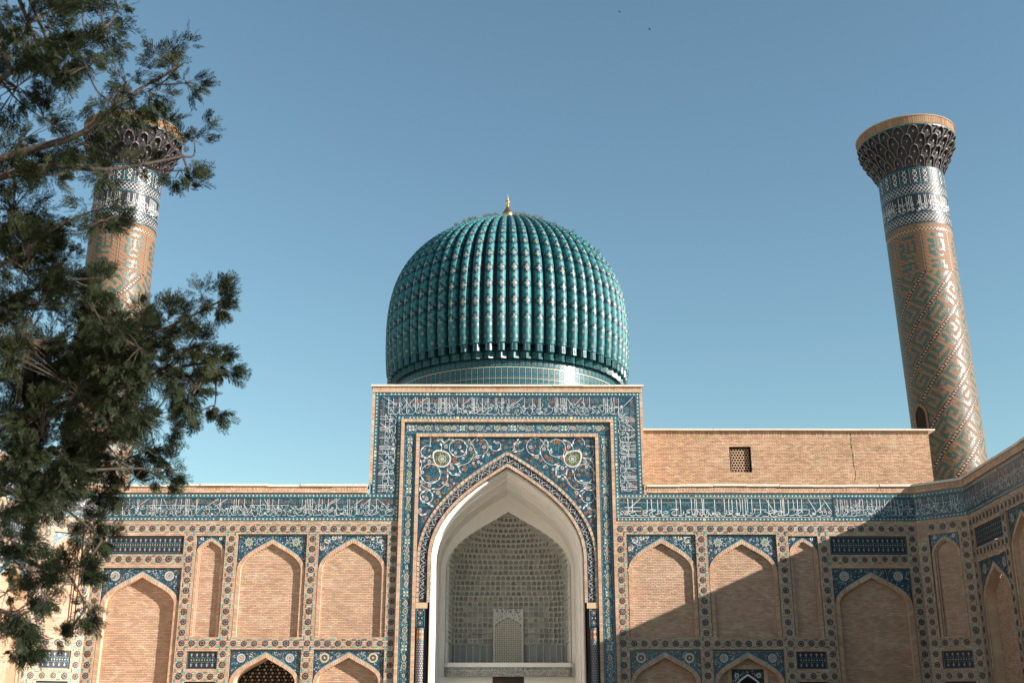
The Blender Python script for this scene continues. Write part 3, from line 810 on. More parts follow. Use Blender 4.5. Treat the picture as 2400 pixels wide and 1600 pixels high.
# ---- cornice
b = MB()
b.box(-5.55, 14.20, 5.55, 14.265, -.3, .05, 'brick')
soldiers(b, -5.55, 5.55, 14.27, 14.43, .04)
for s in (-1, 1):
    x0, x1 = sorted((s*5.44, s*5.55))
    for i in range(60): b.box(x0, 10.36+i*.0655, x1, 10.36+i*.0655+.058, -.2, .02+random.uniform(0, .006), 'brick')
co = b.build('cornice', portal)
c = MB()
for i in range(9):
    a0 = -5.62+11.24*i/9; dz = random.uniform(-.006, .008); c.box(a0, 14.435+dz, a0+11.24/9-.005, 14.51+dz, -1.2, .11+random.uniform(-.01, .01), 'coping', back=True)
c.build('coping', co)
# ---- brick mouldings, proud of the tilework
def moulding(xo, xi, zt, zi, proud, name):
    b = MB()
    def bar(u0, v0, u1, v1, vert):
        n = int((v1-v0 if vert else u1-u0)/.062); 
        for i in range(n):
            if vert: z = v0+(v1-v0)*i/n; b.box(u0, z, u1, z+(v1-v0)/n-.008, -.05, proud+random.uniform(-.006, .006), 'brick')
            else: x = u0+(u1-u0)*i/n; b.box(x, v0, x+(u1-u0)/n-.008, v1, -.05, proud+random.uniform(-.006, .006), 'brick')
        b.box(u0+.006, v0+.006, u1-.006, v1-.006, -.05, proud-.012, 'mortar')
    bar(-xo, zi, xo, zt, False); bar(-xo, 0, -xi, zi-.002, True); bar(xi, 0, xo, zi-.002, True)
    return b.build(name, portal)
moulding(4.32, 4.20, 13.04, 12.92, .13, 'outer_moulding')
moulding(3.70, 3.57, 12.44, 12.31, .10, 'inner_moulding')
# ---- floral band between the mouldings
b = MB(); w = .02
b.quad(-4.2, 12.44, 4.2, 12.92, w, 'navy')
for s in (-1, 1): x0, x1 = sorted((s*3.70, s*4.20)); b.quad(x0, 0, x1, 12.44, w, 'navy')
def medallion(b, s, t, L, W, fill):
    P = [(s-L, t), (s-L*.45, t+W*.75), (s, t+W), (s+L*.45, t+W*.75), (s+L, t), (s+L*.45, t-W*.75), (s, t-W), (s-L*.45, t-W*.75)]
    b.poly(P, w+.008, fill); b.ribbon(P, .015, w+.010, 'white', closed=True)
    b.flower(s, t, W*.6, 6, w+.011, 'terra' if fill != 'terra' else 'olive', 'cream')
def cartouches(b, s0, s1, c, seed, flip=False):
    rg = random.Random(seed); per = 2.0
    n = max(1, round((s1-s0)/per)); per = (s1-s0)/n
    for h in (-.215, -.175, .175, .215):
        b.quad(s0, c+h-.007, s1, c+h+.007, w+.004, 'cyan' if abs(h) > .2 else 'turq')
    k = int((s1-s0)/.075)
    for i in range(k):
        for h in (-.195, .195): b.disc(s0+(i+.5)*(s1-s0)/k, c+h, .014, 4, w+.007, ('white', 'turq', 'terra')[i % 3], .785)
    for i in range(n):
        o = s0+i*per
        # star rosette
        q = o+.24
        for j in range(8):
            a = j*math.pi/4
            b.leaf(q+.03*math.cos(a), c+.03*math.sin(a), a, .125, .034, w+.006, 'white' if j % 2 else 'cyan')
        b.disc(q, c, .06, 8, w+.009, 'olive'); b.disc(q, c, .03, 6, w+.011, 'orange')
        for a in (-1, 1):
            b.ribbon([(q+a*.2, c-.15), (q+a*.13, c), (q+a*.2, c+.15)], .014, w+.006, 'cyan')
            for d in (-.11, .11): b.disc(q+a*.17, c+d, .02, 4, w+.007, 'white', .785)
        f0 = o+.5
        for j, (dx, L, W, m) in enumerate(((.10, .12, .07, 'terra'), (.38, .13, .095, 'green'), (.72, .08, .045, 'turq'), (1.06, .13, .095, 'olive'), (1.34, .12, .07, 'terra'))):
            x = f0+dx*(per-.5)/1.45
            medallion(b, x, c, L, W, m)
            for d in (-1, 1):
                b.leaf(x+.14, c, d*1.0, .13, .016, w+.007, 'cyan'); b.leaf(x+.14, c, math.pi-d*1.0, .13, .016, w+.007, 'turq')
                b.disc(x+.15, c+d*.1, .02, 5, w+.008, rg.choice(('white', 'terra', 'white')))
for T, s0, s1 in ((lambda s, t: (s, 12.68+t), -4.15, 4.15), (lambda s, t: (-3.95+t, 12.40-s), 0, 12.2), (lambda s, t: (3.95+t, 12.40-s), 0, 12.2)):
    b.T = T; cartouches(b, s0, s1, 0, 4); scrolls(b, s0, s1, -.165, .165, w+.0045, 44, 2.6, cols=('cyan', 'turq', 'white', 'dusty'), flowers=('terra', 'white', 'olive'), fr=.022, th=.011)
b.T = None; b.build('floral_band', portal)
# ---- spandrels with white scrolls
AO = Arch(0, 3.55, 7.4, 11.70, slope=.60)
b = MB(); w = .0; n = 60
for i in range(n):
    x0, x1 = -3.57+7.14*i/n, -3.57+7.14*(i+1)/n
    b.poly([(x0, AO.z(x0)-.02), (x1, AO.z(x1)-.02), (x1, 12.31), (x0, 12.31)], w, 'navy')
ins = lambda x, z, m: abs(x) < 3.55-m and z < 12.30-m and z > AO.z(x)+m*1.4
scrolls(b, -3.56, 3.56, 7.5, 12.3, w+.004, 120, 1.35, cols=('cyan', 'turq', 'turq'), flowers=('orange', 'orange', 'white'), fr=.062, clip=ins, th=.017)
sp = b.build('spandrel', portal)
# crop pixel -> facade metres for the traced scrollwork on the left spandrel, mirrored for the right
fx = lambda px: (px-1640)/7.84/57.3
fz = lambda py: 11.72-(py-300)/7.84/56.6
def circ(cx, cy, r, a0, a1, k=1.0, n=14):
    return [(cx+r*(1-(1-k)*i/n)*math.cos(a0+(a1-a0)*i/n), cy-r*(1-(1-k)*i/n)*math.sin(a0+(a1-a0)*i/n)) for i in range(n+1)]
C_ = [circ(740, 240, 165, R(-60), R(300), .96, 22), circ(250, 710, 180, R(-80), R(280), .97, 22), circ(335, 150, 105, R(200), R(-20)), circ(1130, 215, 165, R(170), R(-120), .95, 18),
      circ(1430, 195, 105, R(-150), R(130), .7, 16), circ(180, 310, 115, R(80), R(270)), circ(190, 1120, 120, R(110), R(420), .9, 18),
      [(440, 280), (450, 200), (520, 120), (620, 80)], [(920, 190), (880, 300), (870, 330), (830, 270)], [(960, 120), (1030, 240), (1040, 330), (960, 480), (860, 540), (740, 550), (620, 530)],
      [(80, 600), (90, 500), (160, 430), (280, 410)], [(610, 530), (700, 550), (760, 600), (760, 740)], [(540, 600), (580, 680), (640, 730), (760, 740)], [(60, 760), (50, 700), (80, 620)],
      [(430, 730), (400, 820), (280, 850), (160, 870), (80, 910), (60, 980), (100, 1010)], [(90, 920), (200, 980), (320, 990), (440, 970), (540, 860), (570, 740), (540, 600)], [(330, 990), (220, 990), (120, 1020)],
      [(160, 1220), (220, 1260), (260, 1290)], [(40, 1400), (90, 1450), (150, 1450)]]
for sgn in (1, -1):
    b = MB()
    for P in C_:
        Q = [(sgn*fx(x), fz(y)) for x, y in (catmull(P, 4) if len(P) < 12 else P)]
        b.ribbon(Q, .019, .012, 'white')
        if len(Q) > 8:
            for i in (len(Q)//4, len(Q)*3//4):
                an = math.atan2(Q[i][1]-Q[i-1][1], Q[i][0]-Q[i-1][0])
                b.leaf(*Q[i], an+.4, .2, .035, .014, 'white'); b.leaf(Q[i][0], Q[i][1], an-.25, .15, .022, .016, 'navy')
    # teardrop medallion
    cx, cz = sgn*fx(455), fz(440); r = .36
    P = []
    for i in range(24):
        a = 2*math.pi*i/24; q = r*(1+.34*max(0, math.cos(a-R(135)))**7)
        P.append((cx+sgn*q*math.cos(a), cz+q*math.sin(a)*.95))
    b.poly(P, .010, 'white')
    b.poly([(cx+(x-cx)*.84, cz+(z-cz)*.84) for x, z in P], .014, 'olive' if False else 'green')
    for i in range(24): b.disc((P[i][0]-cx)*.92+cx, (P[i][1]-cz)*.92+cz, .014, 5, .016, 'navy')
    for i in range(10):
        a = 2*math.pi*i/10
        b.ring(cx+.14*math.cos(a), cz+.14*math.sin(a), .018, .036, 6, .018, 'white')
        if i % 2: b.leaf(cx+.17*math.cos(a), cz+.17*math.sin(a), a, .13, .012, .017, 'cream')
        b.disc(cx+.24*math.cos(a+.3), cz+.24*math.sin(a+.3), .03, 5, .0165, 'orange')
    b.ring(cx, cz, .045, .075, 8, .018, 'white'); b.disc(cx, cz, .03, 6, .019, 'cream')
    for px, py in ((520, 215), (970, 255), (1215, 220), (1440, 130), (1100, 405), (225, 490), (640, 605), (235, 920), (390, 1050), (190, 1160), (75, 1370)):
        b.flower(sgn*fx(px), fz(py), .085, 8, .014, 'white', 'terra')
    b.build('scrollwork', sp)
# ---- arch bands: brick fillet, interlace, rope fillet
b = MB()
strip2(b, Arch(0, 3.57, 7.4, 11.74, .6).line(5.72), AO.line(5.72), .02, 'cyan')
I1 = AO.inset(.09); I2 = AO.inset(.42); I3 = AO.inset(.53)
voussoirs(b, AO, I1, -.02, .05, 5.72, step=.2)
voussoirs(b, I2, I3, -.02, .06, 5.72, step=.1)
ab = b.build('arch_trim', portal)
b = MB()
strip2(b, I1.line(5.72), I2.line(5.72), 0, 'dark')
mid = AO.inset(.255).line(5.80); mid = resample(mid, .065)
A = []; B_ = []
for i in range(1, len(mid)-1):
    dx, dz = mid[i+1][0]-mid[i-1][0], mid[i+1][1]-mid[i-1][1]; l = math.hypot(dx, dz); nx, nz = -dz/l, dx/l
    o = (.10, .10, -.02, -.02, .05, -.10, -.10, .02)[i % 8]
    A.append((mid[i][0]+nx*o, mid[i][1]+nz*o))
    o = (-.10, .0, .0, .08, .12, .12, .0, -.08)[i % 8]
    B_.append((mid[i][0]+nx*o, mid[i][1]+nz*o))
    if i % 4 == 0:
        b.disc(mid[i][0]+nx*.03, mid[i][1]+nz*.03, .028, 5, .004, random.choice(('terra', 'turq', 'olive', 'terra')))
        b.disc(mid[i][0]-nx*.11, mid[i][1]-nz*.11, .022, 4, .004, random.choice(('turq', 'terra', 'cyan')))
b.ribbon(A, .015, .006, 'white'); b.ribbon(B_, .012, .005, 'white')
for q in (.10, .40): 
    strip2(b, AO.inset(q).line(5.72), AO.inset(q+.018).line(5.72), .005, 'cyan')
b.build('interlace_band', ab)
for s in (-1, 1):
    b = MB(); x0, x1 = sorted((s*3.10, s*3.56)); b.box(x0, 5.50, x1, 5.72, -.05, .05, 'brick')
    b.quad(x0, 0, x1, 5.5, -.06, 'dark'); b.build('impost', ab)
# ---- engaged corner columns
def column(s):
    cx = s*3.36; r = .15
    P = lambda u, v, w: (cx+(r+w)*math.sin(u/r), -(r+w)*math.cos(u/r)+.10, v)
    o = thing('x', '', '')    # placeholder replaced below
    bpy.data.objects.remove(o)
    b = MB(P); h = math.pi*r*.62
    for i in range(12):
        u0, u1 = -h+2*h*i/12, -h+2*h*(i+1)/12
        b.quad(u0, 0, u1, 4.30, 0, 'dusty')
    for j in range(48):
        for i in range(-2, 3):
            b.leaf(i*.095+(.047 if j % 2 else 0), 4.24-j*.088-.03, math.pi/2, .062, .019, .006, 'white')
            b.disc(i*.095+(.0 if j % 2 else .047), 4.24-j*.088, .022, 4, .004, 'terra')
    col = b.build('corner_column', portal)
    b = MB(P)
    for i in range(12):
        u0, u1 = -h+2*h*i/12, -h+2*h*(i+1)/12
        b.quad(u0, 4.31, u1, 4.74, .004, 'terra'); b.quad(u0, 4.29, u1, 4.33, .02, 'cyan'); b.quad(u0, 4.72, u1, 4.76, .02, 'cyan'); b.quad(u0, 4.765, u1, 4.79, .02, 'dark')
    for i in range(-1, 2):
        for z in (4.42, 4.62): b.leaf(i*.1, z-.06, math.pi/2, .13, .03, .012, 'cream'); b.disc(i*.1+.05, z, .02, 5, .012, 'orange')
    b.build('base_ring', col)
    b = MB()
    x0, x1 = cx-.17, cx+.17
    b.box(x0, 4.79, x1, 5.50, -.05, .04, 'dark')
    for t in (x0, x1-.016): b.quad(t, 4.79, t+.016, 5.5, .044, 'cyan')
    for z in (4.95, 5.33):
        b.ring(cx, z, .085, .10, 8, .044, 'cyan'); b.flower(cx, z, .075, 6, .045, 'terra', 'cream')
    b.ribbon([(cx-.13, 5.2), (cx-.03, 5.14), (cx-.13, 5.06)], .014, .044, 'cyan'); b.ribbon([(cx+.13, 5.2), (cx+.03, 5.14), (cx+.13, 5.06)], .014, .044, 'cyan')
    for q in ((-.11, 5.44), (.11, 5.44), (-.06, 5.14), (.06, 5.14)): b.disc(cx+q[0], q[1], .022, 5, .046, 'white')
    b.build('capital', col)
column(-1); column(1)
# ---- soffit and white vault
b = MB()
S1 = I3; S2 = Arch(0, S1.a-.10, 7.4, S1.za-.16, .6)
V = Arch(0, 2.98, 7.4, 10.98, .6)
extrude(b, S1.line(0), .06, -.38, 'terra')
strip2(b, S1.line(0), V.line(0), -.38, 'plaster')
soff = b.build('soffit', portal)
b = MB()
# fine mosaic on the underside of the arch
ln = resample(S1.line(5.75), .07)
for i in range(1, len(ln)-1):
    for d in (.02, -.10, -.22, -.32):
        x, z = ln[i]; c = random.choice(('dark', 'white', 'olive', 'turq', 'dark', 'cream'))
        dx, dz = ln[i+1][0]-x, ln[i+1][1]-z; l = math.hypot(dx, dz)+1e-6; nx, nz = dz/l*.004, -dx/l*.004
        if x*nx+(z-7)*nz > 0: nx, nz = -nx, -nz
        b.raw([(x+nx, -d, z+nz), (x+nx+dx*.8, -d, z+nz+dz*.8), (x+nx+dx*.8, -d+.07, z+nz+dz*.8), (x+nx, -d+.07, z+nz)], c)
b.build('soffit_mosaic', soff, stuff=True)
b = MB()
V2 = Arch(0, 2.93, 7.4, 10.90, .6); V3 = Arch(0, 2.90, 7.4, 10.86, .6)
NA = Arch(0.05, 2.72, 7.55, 10.10, .6)
extrude(b, V.line(0), -.38, -1.7, 'plaster'); strip2(b, V.line(0), V2.line(0), -1.7, 'plaster'); extrude(b, V2.line(0), -1.7, -3.2, 'plaster')
strip2(b, V2.line(0), V3.line(0), -3.2, 'plaster'); extrude(b, V3.line(0), -3.2, -5.0, 'plaster')
b.build('iwan_vault', portal, smooth=False)
b = MB()
strip2(b, V3.line(3.1), NA.line(3.1), -5.0, 'plaster')
extrude(b, NA.line(3.66), -5.0, -5.12, 'rim')
b.quad(-2.9, 0, -.62, 3.12, -5.0, 'plaster'); b.quad(.72, 0, 2.9, 3.12, -5.0, 'plaster')
bw = b.build('iwan_back_wall', portal)
# carved frieze and ledge
b = MB()
pl = [(-2.64, -5.0), (-2.64, -4.86), (-2.5, -4.72), (2.62, -4.72), (2.76, -4.86), (2.76, -5.0)]
def prism(b, pl, z0, z1, m):
    for (x0, w0), (x1, w1) in zip(pl, pl[1:]): b.raw([plane(x0, z0, w0), plane(x1, z0, w1), plane(x1, z1, w1), plane(x0, z1, w0)], m)
    b.raw([plane(x, z0, w) for x, w in pl], m); b.raw([plane(x, z1, w) for x, w in pl], m)
prism(b, pl, 3.10, 3.47, 'stone'); prism(b, [(x*1.012, w+.03) for x, w in pl], 3.485, 3.66, 'plaster'); prism(b, [(x*1.004, w+.012) for x, w in pl], 3.45, 3.49, 'bluestone')
fz_ = b.build('frieze', bw)
b = MB(); rg = random.Random(8)
for i in range(520):
    x, z = rg.uniform(-2.48, 2.6), rg.uniform(3.12, 3.42)
    if z > 3.36: b.leaf(x, z, rg.uniform(1, 2), .06, .014, -4.712, 'hole' if rg.random() < .4 else 'rim')
    else: b.ribbon(catmull([(x, z), (x+rg.uniform(-.06, .06), z+.04), (x+rg.uniform(-.09, .09), z+rg.uniform(-.03, .03))], 3), .014, -4.712, 'rim')
b.quad(-2.5, 3.35, 2.62, 3.362, -4.709, 'rim')
b.build('carving', fz_)
# door
b = MB()
b.box(-.62, 0, .72, 3.12, -5.3, -5.02, 'wood')
dr = b.build('door', portal)
b = MB()
for i in range(2):
    for j in range(4): b.box(-.56+i*.63, .15+j*.74, .0+i*.63, .8+j*.74, -5.02, -4.995, 'wood')
b.build('door_panel', dr)
# ---- muqarnas niche
muq = bpy.data.objects.new('muqarnas_niche', None)
def plan(z):
    hw = (NA.hw(z) or .02)-.02
    f = min(1.0, hw/2.70)
    top = max(0.0, min(1.0, (z-6.6)/2.2))
    D = 2.15*(f**.9)
    n = 5.5*(1-top)+2.1*top
    return max(hw, .05), max(D, .05), n
def plan_pts(z, N=120, k=0):
    W, D, n = plan(z); P = []; D *= 1-.045*(k % 2)
    for i in range(N+1):
        t = math.pi*i/N; c, s = math.cos(t), math.sin(t)
        P.append((NA.cx-W*math.copysign(abs(c)**(2/n), c), 5.05+D*abs(s)**(2/n)))
    return P
levels = [3.66, 4.55]
z = 4.55
while z < 9.86:
    h = .232 if z < 8.6 else .20
    levels.append(z+h); z += h
shell = MB()
cells = []
prev = None
for k, (z0, z1) in enumerate(zip(levels, levels[1:])):
    P = plan_pts(min(z0+.01, NA.za-.06), k=k)
    inn_ = .035*(k % 2)
    cy = 5.05
    for a, c in zip(P, P[1:]):
        shell.raw([(a[0], a[1], z0), (c[0], c[1], z0), (c[0], c[1], z1), (a[0], a[1], z1)], 'rim')
    if prev:
        for i in range(len(P)-1): shell.raw([(prev[i][0], prev[i][1], z0), (prev[i+1][0], prev[i+1][1], z0), (P[i+1][0], P[i+1][1], z0), (P[i][0], P[i][1], z0)], 'rim')
    prev = P
    Q = resample(P, .004)
    S = [0]
    for a, c in zip(P, P[1:]): S.append(S[-1]+math.hypot(c[0]-a[0], c[1]-a[1]))
    want = .235 if k else .32
    n = max(4, round(S[-1]/want))
    if k % 2: n += 1
    def at_(d):
        for i in range(len(P)-1):
            if S[i+1] >= d-1e-9:
                t = (d-S[i])/(S[i+1]-S[i]+1e-9); return (P[i][0]+(P[i+1][0]-P[i][0])*t, P[i][1]+(P[i+1][1]-P[i][1])*t)
        return P[-1]
    for i in range(n):
        j0 = S[-1]*(i)/n; j1 = S[-1]*(i+1)/n
        a, c = at_(j0), at_(j1)
        cells.append((k, a, c, z0, z1))
# closing cap (ribbed fan at the crown)
P = prev; ap = (NA.cx, 5.1, NA.za-.05)
for i in range(0, len(P)-1): shell.raw([(P[i][0], P[i][1], levels[-1]), (P[i+1][0], P[i+1][1], levels[-1]), ap], 'stone' if (i//3) % 2 else 'rim')
sh = shell.build('muqarnas_vault', portal)
bpy.data.objects.remove(muq)
def cell_mesh(kind, body):
    b = MB(lambda u, v, w: (u, -w, v))
    if kind == 'arch': inn_ = [(-.42, .05), (-.42, .58), (-.30, .80), (0, .92), (.30, .80), (.42, .58), (.42, .05)]
    elif kind == 'flat': inn_ = [(-.455, .06), (-.455, .5), (-.455, .93), (0, .935), (.455, .93), (.455, .5), (.455, .06)]
    else: inn_ = [(-.44, .03), (-.44, .5), (-.44, .95), (0, .96), (.44, .95), (.44, .5), (.44, .03)]
    out = [(-.5, 0), (-.5, .5), (-.5, 1), (0, 1), (.5, 1), (.5, .5), (.5, 0)]
    d1, d0 = .11, (.07 if kind != 'arch' else .012)
    o = [b.pt(x, z, d1) for x, z in out]; i_ = [b.pt(x, z, d1) for x, z in inn_]; r = [b.pt(x, z, d0) for x, z in inn_]
    for k in range(7):
        j = (k+1) % 7
        b.face([o[k], o[j], i_[j], i_[k]], 'rim'); b.face([i_[k], i_[j], r[j], r[k]], 'rim')
    b.face(r, body)
    q = [b.pt(x, z, 0) for x, z in out]
    for k in range(7):
        j = (k+1) % 7; b.face([o[k], q[k], q[j], o[j]], 'rim')
    return proto(b, 'muqarnas_cell')
CM = {(k, m): cell_mesh(k, m) for k in ('arch', 'flat', 'tall') for m in ('stone', 'bluestone')}
rg = random.Random(21)
GR = (NA.cx-.66, NA.cx+.66)      # the pierced screen stands here
rest = MB(lambda u, v, w: (u, v, w))
infos = []
for k, a, c, z0, z1 in cells:
    cx, cy = (a[0]+c[0])/2, (a[1]+c[1])/2
    L = math.hypot(c[0]-a[0], c[1]-a[1])
    if GR[0] < cx < GR[1] and z1 < 5.95 and cy > 6.5: continue
    infos.append((abs(c[0]-a[0])*(z1-z0), k, a, c, z0, z1, cx, cy, L))
infos.sort(key=lambda t: -t[0])
for q, (ar_, k, a, c, z0, z1, cx, cy, L) in enumerate(infos):
    low = k < 8
    kind = 'tall' if k == 0 else ('flat' if (low and abs(cx) < 1.9 and rg.random() < .8) else 'arch')
    if k >= 8 and rg.random() < .15: kind = 'flat'
    body = 'bluestone' if (k == 0 or rg.random() < .18) else 'stone'
    ang = math.atan2(c[1]-a[1], c[0]-a[0])
    me = CM[(kind, body)]
    if q < 300:
        put(me, 'muqarnas_cell', sh, (cx, cy, z0+.006), (R(-3) if k > 8 else 0, 0, ang), (L*.97, 1, (z1-z0)-.012))
    else:
        M = Matrix.LocRotScale(Vector((cx, cy, z0+.006)), Matrix.Rotation(ang, 3, 'Z'), Vector((L*.97, 1, (z1-z0)-.012)))
        n0 = len(rest.v); rest.v += [tuple(M @ v.co) for v in me.vertices]
        for p in me.polygons: rest.face([n0+i for i in p.vertices], me.materials[p.material_index].name)
rest.build('muqarnas_cells_far', sh, stuff=True)
# pierced screen
def screen(name, parent, P, ua, ub, z0, z1, top, nx, m, hole='dia', thick=.06):
    """plate with real openings, cut to the arch `top` when given"""
    b = MB(P); d = (ub-ua)/nx; nz = int(round((z1-z0)/d)); dz = (z1-z0)/nz
    for i in range(nx):
        for j in range(nz):
            x, z = ua+i*d, z0+j*dz
            if top:
                h = top.hw(z+dz*.5)
                if h is None or abs(x+d/2-top.cx) > h-.02: continue
            k = .41
            if hole == 'dia': H = [(x+d*.5, z+dz*(.5-k)), (x+d*(.5+k), z+dz*.5), (x+d*.5, z+dz*(.5+k)), (x+d*(.5-k), z+dz*.5)] if (i+j) % 2 else [(x+d*.22, z+dz*.24), (x+d*.78, z+dz*.24), (x+d*.78, z+dz*.76), (x+d*.22, z+dz*.76)]
            Cn = [(x, z), (x+d, z), (x+d, z+dz), (x, z+dz)]
            o = [b.pt(*p, 0) for p in Cn]; h_ = [b.pt(*p, 0) for p in H]; g_ = [b.pt(*p, -thick) for p in H]
            if (i+j) % 2:
                for q in range(4): b.face([o[q], o[(q+1) % 4], h_[(q+1) % 4], h_[q]] if False else [o[q], h_[(q+1) % 4], h_[q]], m); 
                for q in range(4): b.face([o[q], o[(q+1) % 4], h_[(q+1) % 4]], m)
            else:
                for q in range(4): b.face([o[q], o[(q+1) % 4], h_[(q+1) % 4], h_[q]], m)
            for q in range(4): b.face([h_[q], h_[(q+1) % 4], g_[(q+1) % 4], g_[q]], m)
    return b.build(name, parent)
gy = 6.93
PS = lambda u, v, w: (u, gy-w, v)
ga = Arch(NA.cx, .60, 5.26, 5.72, .6)
zoff = .18
scr = MB(PS)
scr.quad(NA.cx-.66, 3.66, NA.cx+.66, 6.06, -.12, 'hole')  # near-black sheet paints the darkness behind the screen
fo = scr.build('window_dark_backing', sh)
gw = screen('window_grille', sh, PS, NA.cx-.60, NA.cx+.60, 3.68, 5.72, ga, 15, 'grille')
b = MB(PS)
for s in (-1, 1): x0, x1 = sorted((NA.cx+s*.60, NA.cx+s*.67)); b.box(x0, 3.66, x1, 6.08, -.1, .02, 'rim')
strip2(b, Arch(NA.cx, .64, 5.26, 5.78, .6).line(), ga.line(), .015, 'rim')
n = 24
for i in range(n):
    x0, x1 = NA.cx-.6+1.2*i/n, NA.cx-.6+1.2*(i+1)/n
    b.poly([(x0, ga.z(x0)+.02), (x1, ga.z(x1)+.02), (x1, 6.06), (x0, 6.06)], .0, 'white')
rg = random.Random(4)
for i in range(120):
    x, z = rg.uniform(NA.cx-.57, NA.cx+.57), rg.uniform(5.3, 6.03)
    if z > ga.z(x)+.08: b.leaf(x, z, rg.choice((0, .78, 1.57, 2.36)), .065, .018, .006, rg.choice(('dark', 'teal', 'dark')))
b.build('grille_surround', gw)
# ---- portal body behind the facing
b = MB()
for s in (-1, 1):
    x0, x1 = sorted((s*3.8, s*5.5)); b.box(x0, 8.95, x1, 14.3, -6.0, -.02, 'oldbrick', back=True)
    x0, x1 = sorted((s*3.8, s*4.3)); b.box(x0, 0, x1, 8.95, -6.0, -.06, 'oldbrick', back=True)
b.box(-3.8, 12.0, 3.8, 14.3, -6.0, -.06, 'oldbrick', back=True)
for s in (-1, 1): b.raw([(s*3.75, .08, 0), (s*3.75, 8.2, 0), (s*3.75, 8.2, 12.05), (s*3.75, .08, 12.05)], 'stone')  # side, back and top plates added to block sun leaking into the niche
b.raw([(-3.75, 8.2, 0), (3.75, 8.2, 0), (3.75, 8.2, 12.05), (-3.75, 8.2, 12.05)], 'stone'); b.raw([(-3.75, .08, 12.05), (3.75, .08, 12.05), (3.75, 8.2, 12.05), (-3.75, 8.2, 12.05)], 'oldbrick')
b.build('core', portal)

# ================================================================== BRICK BLOCK ABOVE THE RIGHT ARCADE
blk = thing('brick_block', 'plain brick upper storey with one square pierced window, right of the portal', 'building', (0, 3.0, 0))
b = MB()
pk = []; quota_ = [300]
rows(b, 5.85, 18.34, 9.9, 10.5, [], 0, mb_=('oldbrick', 'mortar'), jit=.008)
rows(b, 5.85, 18.34, 10.5, 13.06, [rect_hole(9.62, 10.54, 11.46, 12.60)], 0, mb_=('oldbrick', 'mortar'), jit=.008, pick=pk, quota=quota_)
lay_bricks(pk, blk, 'single_oldbrick')
soldiers(b, 5.85, 18.34, 13.06, 13.30, .004, .07, 'oldbrick')
b.build('brickwork', blk, stuff=True)
b = MB(); b.box(5.85, 0, 18.34, 13.3, -6.0, -.25, 'oldbrick', back=True)
extrude(b, [(18.34, 9.9), (18.34, 13.3)], .0, -.25, 'oldbrick'); b.build('core', blk)
b = MB()
for i in range(8):
    a0 = 5.75+12.85*i/8; b.box(a0, 13.305+random.uniform(-.006, .006), a0+12.85/8-.006, 13.37, -6.0, .16+random.uniform(-.01, .01), 'coping', back=True)
b.build('coping', blk)
b = MB()
for q in ([(9.62, 11.46), (9.62, 12.60)], [(10.54, 11.46), (10.54, 12.60)], [(9.62, 12.60), (10.54, 12.60)], [(9.62, 11.46), (10.54, 11.46)]): extrude(b, q, 0, -.24, 'dark')
b.quad(9.6, 11.4, 10.56, 12.62, -.22, 'hole')
fr = b.build('window', blk)
def hex_plate(b, ua, ub, z0, z1, p, m, w0, th, rh):
    """pierced plate, round openings on a triangular grid"""
    nz = int((z1-z0)/(p*.866))
    dz = (z1-z0)/nz
    for j in range(nz):
        z = z0+j*dz; off = p*.5 if j % 2 else 0; x = ua-off
        while x < ub-1e-6:
            xa, xb = max(x, ua), min(x+p, ub)
            if xb-xa > p*.4:
                cx, cz = (xa+xb)/2, z+dz/2; sx = min(1, (xb-xa)/p)
                ang = [2*math.pi*i/12 for i in range(12)]
                O = []
                for a in ang:
                    c_, s_ = math.cos(a), math.sin(a); k = min((xb-xa)/2/max(abs(c_), 1e-6), dz/2/max(abs(s_), 1e-6)); O.append(b.pt(cx+c_*k, cz+s_*k, w0))
                # corners are closed by four small triangles
                H = [b.pt(cx+rh*sx*math.cos(a), cz+rh*math.sin(a), w0) for a in ang]
                G = [b.pt(cx+rh*sx*math.cos(a), cz+rh*math.sin(a), w0-th) for a in ang]
                for i in range(12):
                    q = (i+1) % 12; b.face([O[i], O[q], H[q], H[i]], m); b.face([H[i], H[q], G[q], G[i]], m)
                K = [b.pt(xa, z, w0), b.pt(xb, z, w0), b.pt(xb, z+dz, w0), b.pt(xa, z+dz, w0)]
                for kk, (i, q) in zip((2, 3, 0, 1), ((1, 2), (4, 5), (7, 8), (10, 11))): b.face([O[i], K[kk], O[q]], m)
            x += p
b = MB(); hex_plate(b, 9.68, 10.48, 11.52, 12.54, .125, 'mortar', -.12, .05, .046)
b.build('window_grille', fr)
b = MB()
P = [(14.93, 13.2), (14.95, 13.0), (14.92, 12.7), (14.97, 12.3), (14.95, 11.9), (15.0, 11.5), (14.98, 11.25), (14.92, 11.1)]
b.ribbon(catmull(P, 3), [.018+.012*math.sin(i*2.1) for i in range(22)], .0105, 'hole')
b.build('crack', blk)

# ================================================================== DOME
dome = thing('ribbed_dome', 'turquoise ribbed melon dome on a tiled drum behind the portal, gold finial on top', 'dome', (0, 20, 0))
def bez(p0, p1, p2, p3, n):
    return [tuple((1-t)**3*p0[k]+3*(1-t)**2*t*p1[k]+3*(1-t)*t*t*p2[k]+t**3*p3[k] for k in (0, 1)) for t in [i/(n-1) for i in range(n)]]
RD = 7.27
prof = bez((RD*.985, 20.6), (RD*.998, 21.4), (RD, 22.2), (RD, 23.0), 30)[:-1]+bez((RD, 23.0), (RD, 27.0), (6.0, 31.0-1.8), (.15, 31.0), 120)
NR = 64
